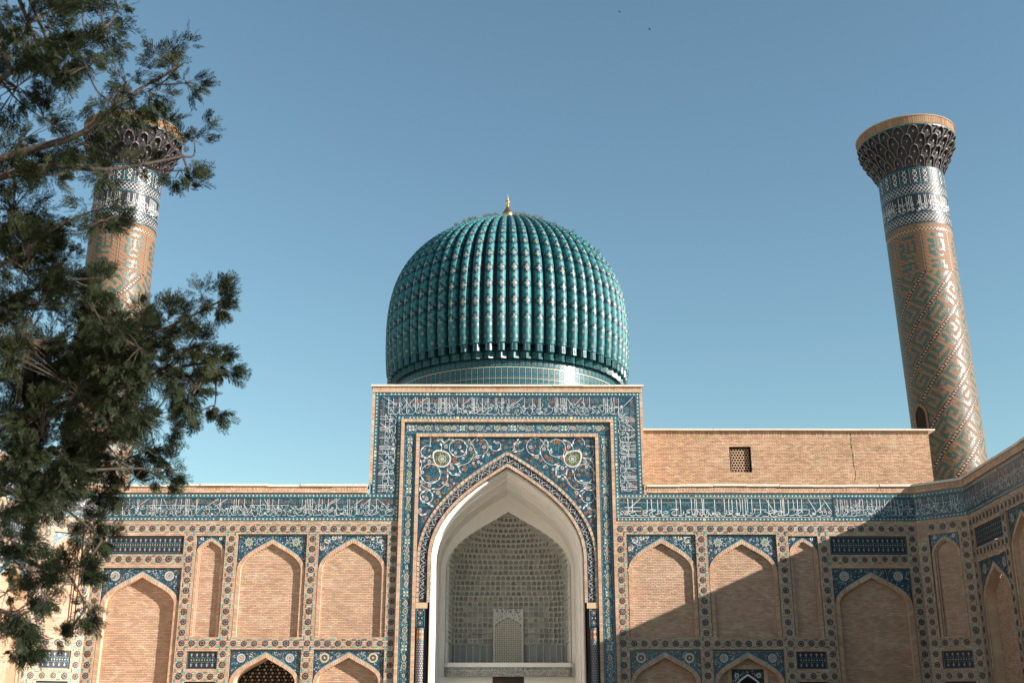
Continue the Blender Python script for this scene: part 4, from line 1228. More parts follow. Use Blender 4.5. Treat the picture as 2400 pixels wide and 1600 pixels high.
# resample the meridian so that tiles stay square as the rib narrows
S = [0]
for a, c in zip(prof, prof[1:]): S.append(S[-1]+math.hypot(c[0]-a[0], c[1]-a[1]))
def pat(d):
    for i in range(len(prof)-1):
        if S[i+1] >= d:
            t = (d-S[i])/(S[i+1]-S[i]+1e-9); return (prof[i][0]+(prof[i+1][0]-prof[i][0])*t, prof[i][1]+(prof[i+1][1]-prof[i][1])*t)
    return prof[-1]
stations = []; d = 0
while d < S[-1]-.05:
    stations.append(d); r = pat(d)[0]; d += max(.012, .062*(r/RD)**.8)
NC = 17
def tile_colour(i, c, z, rg):
    x = abs(c-8)
    if i < 22:           # flowered skirt at the foot of each rib
        y = i % 11
        e = x % 6; q = abs(y-5)+abs(e-3)
        if q == 0: return 'rust'
        if q <= 1: return 'domep' if rg.random() < .6 else 'ivory'
        if q == 3 or q == 5: return 'domed'
        return 'domet'
    y = (i-22) % 16; y = min(y, 16-y)
    q = x+y; q2 = abs(8.5-x)+(8-y)
    if x == 0 and y == 8: return 'ivory' if rg.random() < .7 else 'rust'
    if q == 0: return 'rust'
    if q == 1: return 'ivory' if rg.random() < .8 else 'rust'
    if q == 2: return 'ivory' if x*y == 0 else 'domep'
    if q == 3: return 'domed' if x*y else 'domep'
    if q in (4, 5, 6):
        if q == 5 and rg.random() < .12: return 'domet'
        return 'domed' if (q != 4 or (x*y) % 2 == 0) else 'domet'
    if q == 7 and (x+y*2) % 3 == 0: return 'domed'
    if 2 <= q2 <= 3.6: return 'domed'
    if q2 < 2: return 'ivory' if rg.random() < .4 else 'domep'
    if x >= 6 and y < 3: return 'domed' if (x+y) % 2 else 'domet'
    return 'domet' if rg.random() > .05 else 'domep'
def rib_mesh(seed, dusty):
    rg = random.Random(seed); b = MB(); grid = []
    rows_ = []
    for i, dd in enumerate(stations):
        r, z = pat(dd); r2, z2 = pat(min(dd+.05, S[-1])); tx, tz = r2-r, z2-z; l = math.hypot(tx, tz) or 1; nr, nz = tz/l, -tx/l
        hw = math.pi*r/NR*.74; row = []
        for c in range(NC+1):
            a = R(-104+208*c/NC)
            u = hw*math.sin(a)*(1.0 if abs(a) < R(90) else 1.0); o = hw*1.25*math.cos(a)-hw*1.05
            row.append(len(b.v)); b.v.append((u, -(r+o*nr), z+o*nz))
        rows_.append(row)
    for i in range(len(rows_)-1):
        for c in range(NC):
            m = tile_colour(i, c, 0, rg)
            if dusty and m == 'domet' and rg.random() < .12: m = 'domep'
            b.face([rows_[i][c], rows_[i][c+1], rows_[i+1][c+1], rows_[i+1][c]], m)
    # closed foot
    b.face([rows_[0][c] for c in range(NC+1)], 'domed')
    return proto(b, 'rib', smooth=True)
RIBS = [rib_mesh(1, False), rib_mesh(2, True), rib_mesh(3, False)]
rg = random.Random(6)
for k in range(NR):
    put(RIBS[k % 3], 'rib', dome, (0, 0, 0), (0, 0, 2*math.pi*(k+.5)/NR))
# core surface between ribs, coloured dark to paint shade into the grooves
b = MB(); N = 128
ringp = [pat(S[-1]*i/60) for i in range(61)]
for i in range(60):
    (r0, z0), (r1, z1) = ringp[i], ringp[i+1]
    q0, q1 = r0-.42*r0/RD, r1-.42*r1/RD
    for j in range(N):
        a, c = 2*math.pi*j/N, 2*math.pi*(j+1)/N
        b.raw([(q0*math.sin(a), -q0*math.cos(a), z0), (q0*math.sin(c), -q0*math.cos(c), z0), (q1*math.sin(c), -q1*math.cos(c), z1), (q1*math.sin(a), -q1*math.cos(a), z1)], 'domed')
b.build('dome_shell', dome)
# stalactite brackets in two tiers under the ribs, glaze darkened to paint in shadow
b = MB(); hw = .24
def pr(b, pts, z0, z1, m, zb=None):
    for (x0, y0), (x1, y1) in zip(pts, pts[1:]): b.raw([(x0, y0, z0), (x1, y1, z0), (x1, y1, z1), (x0, y0, z1)], m)
    b.raw([(x, y, z0) for x, y in pts], m); b.raw([(x, y, z1) for x, y in pts], m)
r0 = RD*.985
pr(b, [(-.20, -r0+.5), (-.19, -r0+.12), (-.09, -r0+.02), (.09, -r0+.02), (.19, -r0+.12), (.20, -r0+.5)], 20.16, 20.60, 'teal')
# flat dark arch on the bracket face, painted as a shaded hollow
b.raw([(-.07, -r0+.015, 20.22), (.07, -r0+.015, 20.22), (.07, -r0+.015, 20.46), (0, -r0+.015, 20.55), (-.07, -r0+.015, 20.46)], 'domed')
for s in (-1, 1): b.raw([(s*.09, -r0+.016, 20.16), (s*.105, -r0+.016, 20.16), (s*.105, -r0+.016, 20.6), (s*.09, -r0+.016, 20.6)], 'domep')
b.raw([(-.25, -r0+.10, 20.57), (.25, -r0+.10, 20.57), (.25, -r0-.03, 20.61), (-.25, -r0-.03, 20.61)], 'domep')
BR1 = proto(b, 'bracket')
b = MB()
pr(b, [(-.30, -r0+.7), (-.29, -r0+.44), (0, -r0+.22), (.29, -r0+.44), (.30, -r0+.7)], 19.78, 20.17, 'teal')
for s in (-1, 1):
    for q in ((.12, 19.92), (.24, 20.05)):
        b.raw([(s*(q[0]-.03), -r0+.22+(q[0]-.03)*.685-.004, q[1]-.03), (s*(q[0]+.03), -r0+.22+(q[0]+.03)*.685-.004, q[1]-.03), (s*(q[0]+.03), -r0+.22+(q[0]+.03)*.685-.004, q[1]+.03), (s*(q[0]-.03), -r0+.22+(q[0]-.03)*.685-.004, q[1]+.03)], 'domed')
# arched under-edge
P = [(-.35, -r0+.47)]+[(.35*math.cos(R(180-18*i)), -r0+.3) for i in range(1, 10)]+[(.35, -r0+.47)]
b.raw([(x, y+.02, 19.78-.12*(1-abs(x)/.35)*0-.0) for x, y in P], 'domed')
BR2 = proto(b, 'lower_bracket')
for k in range(NR):
    put(BR1, 'bracket', dome, (0, 0, 0), (0, 0, 2*math.pi*(k+.5)/NR)); put(BR2, 'lower_bracket', dome, (0, 0, 0), (0, 0, 2*math.pi*(k+.5)/NR))
# drum
b = MB(); N = 128; rd = 6.62
def lathe(b, P, N, m, ph=0.0):
    for (r0_, z0), (r1_, z1) in zip(P, P[1:]):
        for j in range(N):
            a, c = ph+2*math.pi*j/N, ph+2*math.pi*(j+1)/N
            b.raw([(r0_*math.sin(a), -r0_*math.cos(a), z0), (r0_*math.sin(c), -r0_*math.cos(c), z0), (r1_*math.sin(c), -r1_*math.cos(c), z1), (r1_*math.sin(a), -r1_*math.cos(a), z1)], m)
lathe(b, [(rd, 12.5), (rd, 19.90), (rd-.1, 20.55)], 128, 'domed')  # dark drum body paints shadow into the gaps between brackets
b.build('drum', dome)
b = MB(); lathe(b, [(9.3, 0), (9.3, 12.6), (6.5, 12.6)], 8, 'oldbrick', R(22.5)); b.build('hall', dome)
w_ = 2*math.pi*rd/128
b = MB()
yd = -rd-.012
def dp(x, z, o=0): return (x, yd-o+.5*x*x/rd, z)
h = w_/2-.012
b.raw([dp(-h, 17.0), dp(h, 17.0), dp(h, 19.33), dp(-h, 19.33)], 'drumt')
b.raw([dp(-h, 19.37), dp(h, 19.37), dp(h, 19.76), dp(-h, 19.76)], 'drumt')
def mini(x, z, s, m):
    b.raw([dp(x-s, z-s, .006), dp(x+s, z-s, .006), dp(x+s, z+s, .006), dp(x-s, z+s, .006)], m)
for z in [19.56]+[19.14-.36*i for i in range(6)]:
    mini(0, z, .034, 'rust')
    for dx, dz in ((1, 0), (-1, 0), (0, 1), (0, -1)): mini(dx*.085, z+dz*.085, .042, 'domed')
    for dx, dz in ((1, 1), (-1, 1), (1, -1), (-1, -1)): mini(dx*.06, z+dz*.06, .02, 'domep'); mini(dx*.118, z+dz*.145, .03, 'domed')
DP = proto(b, 'drum_panel')
for k in range(128): put(DP, 'drum_panel', dome, (0, 0, 0), (0, 0, 2*math.pi*(k+.5)/128))
b = MB()
for k in range(128):
    if k % 1 == 0:
        a = 2*math.pi*k/128; t = .007/rd
        for zz0, zz1 in ((17.0, 19.35),):
            b.raw([((rd+.02)*math.sin(a-t), -(rd+.02)*math.cos(a-t), zz0), ((rd+.02)*math.sin(a+t), -(rd+.02)*math.cos(a+t), zz0), ((rd+.02)*math.sin(a+t), -(rd+.02)*math.cos(a+t), zz1), ((rd+.02)*math.sin(a-t), -(rd+.02)*math.cos(a-t), zz1)], 'cream')
lathe(b, [(rd+.02, 19.33), (rd+.02, 19.36)], 128, 'cream'); lathe(b, [(rd+.02, 18.72), (rd+.02, 18.735)], 128, 'cream')
b.build('drum_joints', dome, stuff=True)
# finial
def spin(prof_, n, m, name, parent):
    b = MB(); V_ = []
    for r, z in prof_: V_.append([len(b.v)+j for j in range(n)]); b.v += [(r*math.sin(2*math.pi*j/n), -r*math.cos(2*math.pi*j/n), z) for j in range(n)]
    for A, B in zip(V_, V_[1:]):
        for j in range(n): b.face([A[j], A[(j+1) % n], B[(j+1) % n], B[j]], m)
    return b.build(name, parent, smooth=True)
fi = spin([(.26, 30.92), (.33, 31.05), (.36, 31.2), (.36, 31.32), (.31, 31.45), (.21, 31.6), (.13, 31.74), (.09, 31.86)], 28, 'gold', 'finial', dome)
spin([(.09, 31.86), (.11, 31.88), (.11, 31.94), (.08, 31.97), (.075, 32.0), (.11, 32.05), (.145, 32.12), (.14, 32.2), (.1, 32.26), (.055, 32.29)], 24, 'gold', 'finial_ball', fi)
spin([(.055, 32.29), (.05, 32.36), (.03, 32.5), (.004, 32.72)], 16, 'gold', 'finial_spike', fi)
# dry weeds rooted between the ribs near the crown
def weed(px, py, pz, s, seed):
    rg = random.Random(seed); b = MB()
    for i in range(46):
        a = rg.uniform(0, 6.28); e = rg.uniform(.35, 1.45); l = s*rg.uniform(.35, 1.15); w = s*.035
        dx, dy, dz = math.cos(a)*math.cos(e), math.sin(a)*math.cos(e), math.sin(e)
        st = l*rg.uniform(.0, .45); p = (dx*st, dy*st, dz*st); q = (dx*l, dy*l, dz*l)
        b.raw([p, (p[0]*.5+q[0]*.5+w, p[1]*.5+q[1]*.5, p[2]*.5+q[2]*.5+w*.5), q, (p[0]*.5+q[0]*.5-w, p[1]*.5+q[1]*.5+w, p[2]*.5+q[2]*.5)], 'weed')
    o = b.build('weed_tuft'); o.location = (px, py, pz)
    o['label'] = 'small dry weed growing between the ribs near the dome top'; o['category'] = 'plant'; o['group'] = 'weeds on the dome'
WEEDS = [-3.05, -2.6, -2.2, -1.9, -1.3, -1.05, -.75, .5, .8, 1.0, 1.3, 1.6, 2.0, 2.8, 3.9, 4.25, 4.85, 5.4, 6.55]
for k, x in enumerate(WEEDS):
    best = None
    for i in range(40, 61):
        r, z = ringp[i]
        if r < abs(x): continue
        y = -math.sqrt(r*r-x*x); t = z/(65+y)
        if best is None or (z-1.7)/(65+y) > best[0]: best = ((z-1.7)/(65+y), y, z, r)
    if best: weed(x, 20+best[1]*1.0, best[2]-.08, .30+.12*((k*7) % 5)/5, k)
for k, (x, i) in enumerate(((1.25, 52), (1.75, 47), (.02, 54), (-.55, 50))):
    r, z = ringp[i]; weed(x, 20-math.sqrt(r*r-x*x)+.12, z-.05, .22, 100+k)

# ================================================================== MINARETS
KUF = ["#####.#.###.#.#####..#.####...",
       "#.....#.#.#.#.....#..#.#..#.#.",
       "#.###.#.#.#.#.#####.##.#.##.#.",
       "#...#.#.#...#.#......#.#....#.",
       "#####.#.#####.#####..#.######."]
PAN = ["..######", "........", "###.#.##", "..#.#..#", "###.#..#", "#..#####", "###.....", "..#####.", "........", "#######.", "....#.#.", "#####.##"]
RS = 1.60
def shaft_cell(c, z, circ, zt, i, j):
    """kind of glazed or plain brick at arc position c and height z"""
    sp = circ/7.0; k = 1.2; zk = 22.3
    if z > zt-.30: return 'b'
    if z > zt-.42: return 'w' if (i//2+j) % 2 else 'k'
    if z > zk:
        q = (c/sp) % 1.0; d = min(q, 1-q)*sp
        if d < .06: return 'w' if (i % 2 == 0 and j % 2 == 0) else ('k' if (i+j) % 2 else 'b')
        u = (q-.2)/.6; v = (zt-.62-z)/(zt-.62-zk-.1)
        if 0 <= u < 1 and 0 <= v < 1 and PAN[int(v*len(PAN))][int(u*8)] == '#': return 't'
        return 'b'
    h = c+(zk-z)/k
    q = (h/sp) % 1.0; d = min(q, 1-q)*sp*.77
    if d < .10:
        if d < .035: return 'w' if j % 2 else 'k'
        return 'k' if (i+j) % 3 else 'b'
    u = (q-.15)/.70
    al = (z*.77+c*.64)/.165
    if 0 <= u < 1:
        n = int(h/sp)
        if KUF[int(u*5)][int(al+n*11) % 30] == '#': return 't'
    return 'b'
def minaret(loc, lean, label, rot):
    mn = thing('minaret', label, 'minaret', loc, rot)
    mn.rotation_euler = (0, lean, rot) if lean else (0, 0, rot); mn.scale = (1.151,)*3
    b = MB(); N = 220; zt = 24.85; z0 = 0.0
    circ = 2*math.pi*RS
    H = [0, 9.5]
    while H[-1] < zt: H.append(min(H[-1]+.062, zt))
    ringv = []
    for z in H:
        r = RS+.03*(zt-z)/zt; ringv.append(len(b.v)); b.v += [(r*math.sin(2*math.pi*i/N), -r*math.cos(2*math.pi*i/N), z) for i in range(N)]
    rg = random.Random(9)
    MM = {'t': 'shteal', 'k': 'dark', 'w': 'ivory'}
    for j in range(len(H)-1):
        for i in range(N):
            kd = shaft_cell(i/N*circ, (H[j]+H[j+1])/2, circ, zt, i, j) if j else 'b'
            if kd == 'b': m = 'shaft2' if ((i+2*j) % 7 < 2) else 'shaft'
            else:
                m = MM[kd]
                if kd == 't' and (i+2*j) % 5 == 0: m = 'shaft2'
            a, c = ringv[j], ringv[j+1]; b.face([a+i, a+(i+1) % N, c+(i+1) % N, c+i], m)
    b.build('shaft', mn, smooth=True)
    # tiled bands above the shaft
    r1 = RS+.012
    Pc = lambda u, v, w: ((r1+w)*math.sin(u/r1), -(r1+w)*math.cos(u/r1), v)
    cc = 2*math.pi*r1
    def band(bb, z0, z1, m, w=0.0, n=72):
        for i in range(n): bb.quad(cc*i/n, z0, cc*(i+1)/n, z1, w, m)
    b = MB(Pc)
    band(b, 24.83, 27.95, 'dark')
    for z in (24.83, 25.36, 26.42, 26.95, 27.82): band(b, z, z+.05, 'teal', .006)
    for (za, zb) in ((24.90, 25.34), (26.48, 26.93)):      # lozenge lattice
        n = 26
        for i in range(n):
            x = cc*i/n; p = cc/n; zm = (za+zb)/2
            for s in (0, .5):
                b.ribbon([(x+p*s-p*.5, zm), (x+p*s, zb), (x+p*s+p*.5, zm), (x+p*s, za)], .018, .010, 'white', closed=True)
            b.disc(x, zm, .07, 4, .008, 'terra', 0, .7); b.disc(x+p/2, zm, .06, 4, .008, 'navy', 0, .7)
            b.leaf(x+p*.25, zm-.05, math.pi/2, .1, .02, .011, 'dusty')
    n = 20
    for i in range(n):                                      # knotted panels with bead strips
        x = cc*i/n; p = cc/n
        b.quad(x-.016, 27.0, x+.016, 27.8, .006, 'teal'); b.quad(x+p*.68-.016, 27.0, x+p*.68+.016, 27.8, .006, 'teal')
        for k in range(9): b.disc(x+p*.84, 27.05+k*.09, .022, 5, .010, 'white')
        c = x+p*.34
        b.ribbon(catmull([(c-.09, 27.05), (c+.10, 27.25), (c, 27.4), (c-.10, 27.58), (c+.09, 27.77)], 4), .022, .010, 'white')
        b.ribbon(catmull([(c+.09, 27.05), (c-.10, 27.25), (c, 27.4), (c+.10, 27.58), (c-.09, 27.77)], 4), .022, .011, 'white')
        b.disc(c, 27.22, .045, 6, .008, 'terra'); b.disc(c, 27.6, .045, 6, .008, 'olive')
        for q in ((-.11, 27.4), (.11, 27.4)): b.disc(c+q[0], q[1], .03, 4, .009, 'dusty')
    tb = b.build('tile_band', mn)
    b = MB(Pc)
    rg = random.Random(31); st = []; x = .2
    while x < cc-.1: st.append(x); x += rg.choice((.07, .08, .12, .2, .34))
    calligraphy(b, .05, cc-.05, 25.40, 26.44, st, [], [(1.0, 2.6, .55), (4.2, 5.5, .52), (7.0, 8.4, .55)], .02, .014, 33, 2, .2)
    b.build('lettering', tb)
    # flaring stalactite head
    b = MB(); prof_ = [(1.60, 27.9), (1.68, 28.15), (1.70, 28.16), (1.86, 28.6), (1.88, 28.62), (2.06, 29.1), (2.08, 29.12), (2.28, 29.62), (2.34, 29.84), (2.36, 29.86)]
    lathe(b, prof_, 72, 'dark')
    hd = b.build('gallery', mn)
    def cellm(rb, rt, za, zb, ww, ma, mc):
        b = MB()
        d = .16
        x = ww/2
        yb, yt = -rb-.02, -rt-.02
        # arched hood leaning outwards: two jambs, pointed top, hollow centre
        A = [(-x, yb, za), (-x*.95, (yb+yt)/2-.03, (za+zb)/2), (-x*.62, yt-.05, zb-.12*(zb-za)), (0, yt-.09, zb), (x*.62, yt-.05, zb-.12*(zb-za)), (x*.95, (yb+yt)/2-.03, (za+zb)/2), (x, yb, za)]
        I = [(-x*.72, yb+.0, za), (-x*.72, (yb+yt)/2-.03, (za+zb)/2), (-x*.45, yt-.05, zb-.22*(zb-za)), (0, yt-.09, zb-.09*(zb-za)), (x*.45, yt-.05, zb-.22*(zb-za)), (x*.72, (yb+yt)/2-.03, (za+zb)/2), (x*.72, yb+.0, za)]
        K = [(p[0]*.8, p[1]+.22, p[2]) for p in I]
        for i in range(6):
            b.raw([A[i], A[i+1], I[i+1], I[i]], ma); b.raw([I[i], I[i+1], K[i+1], K[i]], mc)
        b.raw(K, mc)
        B = [(p[0], p[1]+.2, p[2]) for p in A]
        for i in range(6): b.raw([A[i], A[i+1], B[i+1], B[i]], mc)
        # lozenge in the hollow
        cz = za+(zb-za)*.42; yy = (yb+yt)/2-.035
        b.raw([(-x*.2, yy+.02, cz), (0, yy+.02, cz-.07), (x*.2, yy+.02, cz), (0, yy-.02, cz+.07)], 'dusty')
        b.raw([(-x*.12, yy+.0, cz), (0, yy+.0, cz-.05), (x*.12, yy+.0, cz), (0, yy-.03, cz+.05)], 'terra')
        return proto(b, 'stalactite')
    n = 20
    tiers_ = [cellm(1.62, 1.80, 27.95, 28.44, 2*math.pi*1.68/n*.92, 'hood', 'dark'), cellm(1.74, 2.06, 28.36, 28.94, 2*math.pi*1.86/n*.92, 'hood', 'dark'), cellm(1.94, 2.30, 28.86, 29.44, 2*math.pi*2.06/n*.92, 'hood', 'dark'), cellm(2.16, 2.38, 29.36, 29.86, 2*math.pi*2.2/n*.9, 'hood', 'dark')]
    for t, me in enumerate(tiers_):
        for i in range(n): put(me, 'stalactite', hd, (0, 0, 0), (0, 0, 2*math.pi*(i+(.5 if t % 2 else 0))/n))
    b = MB(); lathe(b, [(2.30, 29.83), (2.42, 29.86), (2.42, 29.92)], 72, 'teal'); lathe(b, [(2.42, 29.925), (2.44, 29.93), (2.44, 30.0), (2.30, 30.0)], 72, 'mortar')
    for i in range(150):
        a, c = 2*math.pi*(i+.06)/150, 2*math.pi*(i+.94)/150; rr = 2.45+random.uniform(-.004, .006)
        q = [(rr*math.sin(a), -rr*math.cos(a)), (rr*math.sin(c), -rr*math.cos(c))]
        b.raw([(*q[0], 29.97), (*q[1], 29.97), (*q[1], 30.36), (*q[0], 30.36)], 'rimbrick')
    lathe(b, [(2.44, 29.95), (2.44, 30.36), (2.49, 30.365), (2.49, 30.41), (1.0, 30.43), (.01, 30.43)], 72, 'mortar')
    b.build('rim', hd)
    return mn
minaret((-22.5, 16, -.26), 0, 'patterned minaret half hidden behind the juniper branches', R(14))
mr = minaret((24.75, 16, -.26), R(-1.2), 'tilted patterned minaret in clear sky beside the plain brick storey', R(-20))
# small arched stair window low on the right shaft
b = MB()
r1 = RS+.02
wa = R(-44)
Pw = lambda u, v, w: ((r1+w)*math.sin(wa+u/r1), -(r1+w)*math.cos(wa+u/r1), v)
b.P = Pw
aw = Arch(0, .30, 15.15, 15.62, .6)
ln = aw.line(14.0); l2 = Arch(0, .42, 15.15, 15.78, .6).line(14.0)
strip2(b, l2, ln, .05, 'shaft'); extrude(b, l2, .05, -.02, 'dark'); extrude(b, ln, .05, -.0, 'shaft2')
strip2(b, ln, [(0, z) for _, z in ln], .012, 'hole')
wm = b.build('stair_window', mr)
b = MB(Pw)
for i in range(-2, 3):
    for j in range(14):
        h = aw.hw(14.1+j*.11)
        if h and abs(i*.1) < h-.06: b.ring(i*.1+(.05 if j % 2 else 0), 14.1+j*.11, .032, .05, 6, .02, 'wood')
b.build('lattice', wm)

# ================================================================== BIRDS
def bird(loc, rz):
    o = thing('bird', 'tiny dark bird flying in the empty sky', 'bird', loc, rz, 'birds in the sky'); o.scale = (.55,)*3
    b = MB(); 
    P = [(0, .10), (.03, .06), (.035, 0), (.02, -.08), (.0, -.14)]
    for i in range(len(P)-1):
        for s in (-1, 1): b.raw([(0, P[i][1], .03), (s*P[i][0], P[i][1], 0), (s*P[i+1][0], P[i+1][1], 0), (0, P[i+1][1], .03)], 'feather'); b.raw([(0, P[i][1], -.03), (s*P[i][0], P[i][1], 0), (s*P[i+1][0], P[i+1][1], 0), (0, P[i+1][1], -.03)], 'feather')
    b.build('body', o)
    for s in (-1, 1):
        b = MB(); b.raw([(s*.02, .05, .02), (s*.14, .07, .08), (s*.26, 0, .04), (s*.13, -.01, .07), (s*.02, -.05, .02)], 'feather'); b.build('wing', o)
for l, a in (((5.74, 5, 35.86), .6), ((7.25, 5, 34.83), 1.2), ((4.31, 5, 22.62), .2)): bird(l, a)

# ================================================================== JUNIPER
tree = thing('juniper_tree', 'dark feathery juniper reaching in from the left edge', 'tree', (-5.4, -35.4, 0))
TO = Vector((-5.4, -35.4, 0))
def tube(b, pts, rads, m, n=7):
    rings = []
    for i, p in enumerate(pts):
        p = Vector(p); a = Vector(pts[max(i-1, 0)]); c = Vector(pts[min(i+1, len(pts)-1)]); d = (c-a).normalized()
        x = d.orthogonal().normalized(); y = d.cross(x)
        rings.append(len(b.v)); b.v += [tuple(p+(x*math.cos(2*math.pi*k/n)+y*math.sin(2*math.pi*k/n))*rads[i]) for k in range(n)]
    for A, B in zip(rings, rings[1:]):
        for k in range(n): b.face([A+k, A+(k+1) % n, B+(k+1) % n, B+k], m)
def smooth3(P, n=5):
    out = []
    for i in range(len(P)-1):
        p0, p1, p2, p3 = (Vector(P[max(i-1, 0)]), Vector(P[i]), Vector(P[i+1]), Vector(P[min(i+2, len(P)-1)]))
        for k in range(n):
            t = k/n; out.append(.5*((2*p1)+(-p0+p2)*t+(2*p0-5*p1+4*p2-p3)*t*t+(-p0+3*p1-3*p2+p3)*t**3))
    out.append(Vector(P[-1])); return out
b = MB()
tr = [(-5.4, -35.4, 0), (-5.38, -35.45, 1.5), (-5.3, -35.6, 3.3), (-5.22, -35.9, 5.2), (-5.1, -36.2, 7.0), (-5.0, -36.4, 8.6), (-4.95, -36.5, 9.8)]
tp = smooth3(tr, 4); tube(b, [p-TO for p in tp], [.22*(1-.9*i/(len(tp)-1))+.015 for i in range(len(tp))], 'bark', 10)
b.build('trunk', tree, smooth=True)
LIMBS = {'a': [(-5.01, -36.27, 5.96), (-4.09, -36.36, 6.22), (-3.61, -36.41, 6.37), (-3.24, -36.5, 6.65), (-2.94, -36.15, 7.18)], 'b': [(-5.01, -36.2, 5.75), (-4.02, -36.32, 6.08), (-3.39, -36.31, 6.07), (-2.9, -35.9, 6.41)], 'c': [(-5.01, -35.72, 4.27), (-4.01, -35.78, 4.45), (-3.38, -35.85, 4.66), (-3.06, -35.42, 4.95), (-2.55, -35.5, 5.19)], 'd': [(-5.01, -35.61, 3.92), (-3.94, -35.68, 4.13), (-3.27, -35.75, 4.33), (-2.98, -35.31, 4.61), (-2.61, -35.33, 4.67)], 'e': [(-5.01, -35.4, 3.29), (-4.09, -35.47, 3.5), (-3.57, -35.52, 3.64), (-3.02, -35.04, 3.76)], 'f': [(-5.01, -35.38, 3.22), (-4.31, -35.4, 3.29), (-3.83, -35.43, 3.36), (-3.44, -35.34, 3.08)], 'g': [(-5.01, -35.17, 2.59), (-4.31, -35.3, 2.97), (-3.97, -35.27, 2.87), (-3.75, -35.26, 2.83), (-3.57, -35.16, 2.55)], 'h': [(-5.01, -36.41, 6.38), (-4.31, -36.55, 6.8), (-3.87, -36.62, 7.02), (-3.43, -36.69, 7.23)], 'i': [(-5.01, -35.95, 4.98), (-4.2, -36.08, 5.36), (-3.83, -36.16, 5.61), (-3.48, -36.21, 5.75)], 'j': [(-5.01, -35.09, 2.34), (-4.38, -35.15, 2.52), (-4.12, -35.1, 2.38), (-4.16, -35.04, 2.17)], 'k': [(-5.01, -35.88, 4.77), (-4.31, -35.95, 4.98), (-3.87, -36.01, 5.15), (-3.46, -36.03, 5.19)]}
LP = []
for k, P in LIMBS.items():
    start = min(tp, key=lambda q: (q-Vector(P[0])).length)
    Q = smooth3([tuple(start)]+P, 5); b = MB(); rb = .052 if k in 'abcd' else .038
    tube(b, [p-TO for p in Q], [rb*(1-.86*i/(len(Q)-1)) for i in range(len(Q))], 'bark', 7); b.build('branch', tree, smooth=True); LP += Q[4:]
BLOBS = [(-3.85, -37.18, 6.9, 0.38), (-3.75, -36.69, 7.14, 0.37), (-3.32, -36.98, 7.03, 0.23), (-3.9, -36.49, 6.89, 0.2), (-4.22, -36.42, 6.8, 0.34), (-3.24, -37.36, 6.43, 0.2), (-2.91, -37.4, 6.25, 0.18), (-3.39, -35.55, 7.3, 0.25), (-2.83, -36.53, 6.93, 0.18), (-2.73, -36.53, 6.78, 0.13), (-3.24, -35.43, 7.83, 0.1), (-3.15, -36.62, 6.5, 0.18), (-3.57, -36.02, 6.81, 0.18), (-3.03, -36.03, 6.66, 0.17), (-2.89, -35.72, 6.65, 0.15), (-2.74, -36.43, 6.01, 0.14), (-2.93, -35.59, 6.25, 0.1), (-3.47, -35.26, 6.6, 0.17), (-3.37, -36.36, 6.02, 0.18), (-3.7, -36.08, 6.44, 0.19), (-4.25, -36.19, 6.38, 0.34), (-3.54, -37.1, 5.63, 0.15), (-4.36, -35.87, 5.9, 0.38), (-3.5, -36.16, 5.81, 0.15), (-3.26, -36.6, 5.47, 0.12), (-3.45, -37.23, 5.83, 0.1), (-4.17, -35.95, 6.77, 0.16), (-4.02, -36.19, 5.2, 0.4), (-3.87, -35.8, 5.44, 0.17), (-4.34, -35.58, 5.7, 0.24), (-3.83, -35.73, 5.22, 0.19), (-3.68, -35.4, 5.39, 0.12), (-3.96, -36.14, 4.61, 0.5), (-3.81, -35.46, 4.87, 0.46), (-3.21, -36.08, 4.7, 0.25), (-3.48, -34.7, 5.26, 0.23), (-3.24, -34.8, 5.24, 0.19), (-2.51, -36.17, 4.9, 0.16), (-2.38, -36.11, 4.94, 0.13), (-2.72, -35.85, 4.62, 0.22), (-2.85, -34.55, 4.97, 0.19), (-2.56, -35.42, 4.56, 0.13), (-3.12, -35.09, 4.66, 0.3), (-2.68, -35.61, 4.35, 0.21), (-2.63, -35.2, 4.3, 0.12), (-3.1, -36.05, 4.26, 0.34), (-3.5, -36.08, 4.18, 0.43), (-4.11, -35.64, 4.18, 0.45), (-3.4, -35.59, 4.01, 0.33), (-3.42, -34.47, 4.37, 0.23), (-4.18, -35.32, 3.76, 0.34), (-3.9, -34.89, 3.89, 0.4), (-3.46, -35.01, 3.83, 0.23), (-3.45, -34.15, 3.9, 0.17), (-3.11, -34.74, 3.84, 0.1), (-3.82, -36.14, 3.27, 0.24), (-3.97, -34.89, 3.49, 0.27), (-3.72, -34.72, 3.56, 0.2), (-3.45, -34.85, 3.6, 0.11), (-3.56, -35.36, 3.22, 0.17), (-3.54, -35.04, 3.1, 0.11), (-3.86, -35.89, 2.79, 0.24), (-4.1, -34.7, 2.75, 0.19), (-3.65, -35.18, 2.71, 0.13), (-3.39, -35.66, 2.51, 0.11), (-3.77, -36.06, 2.44, 0.18), (-4.33, -34.53, 2.36, 0.15), (-4.5, -34.23, 2.22, 0.11), (-3.46, -35.96, 2.27, 0.07), (-4.45, -34.75, 2.7, 0.15), (-3.65, -35.54, 2.87, 0.11), (-3.91, -36.07, 2.98, 0.14), (-3.43, -35.73, 2.78, 0.09)]
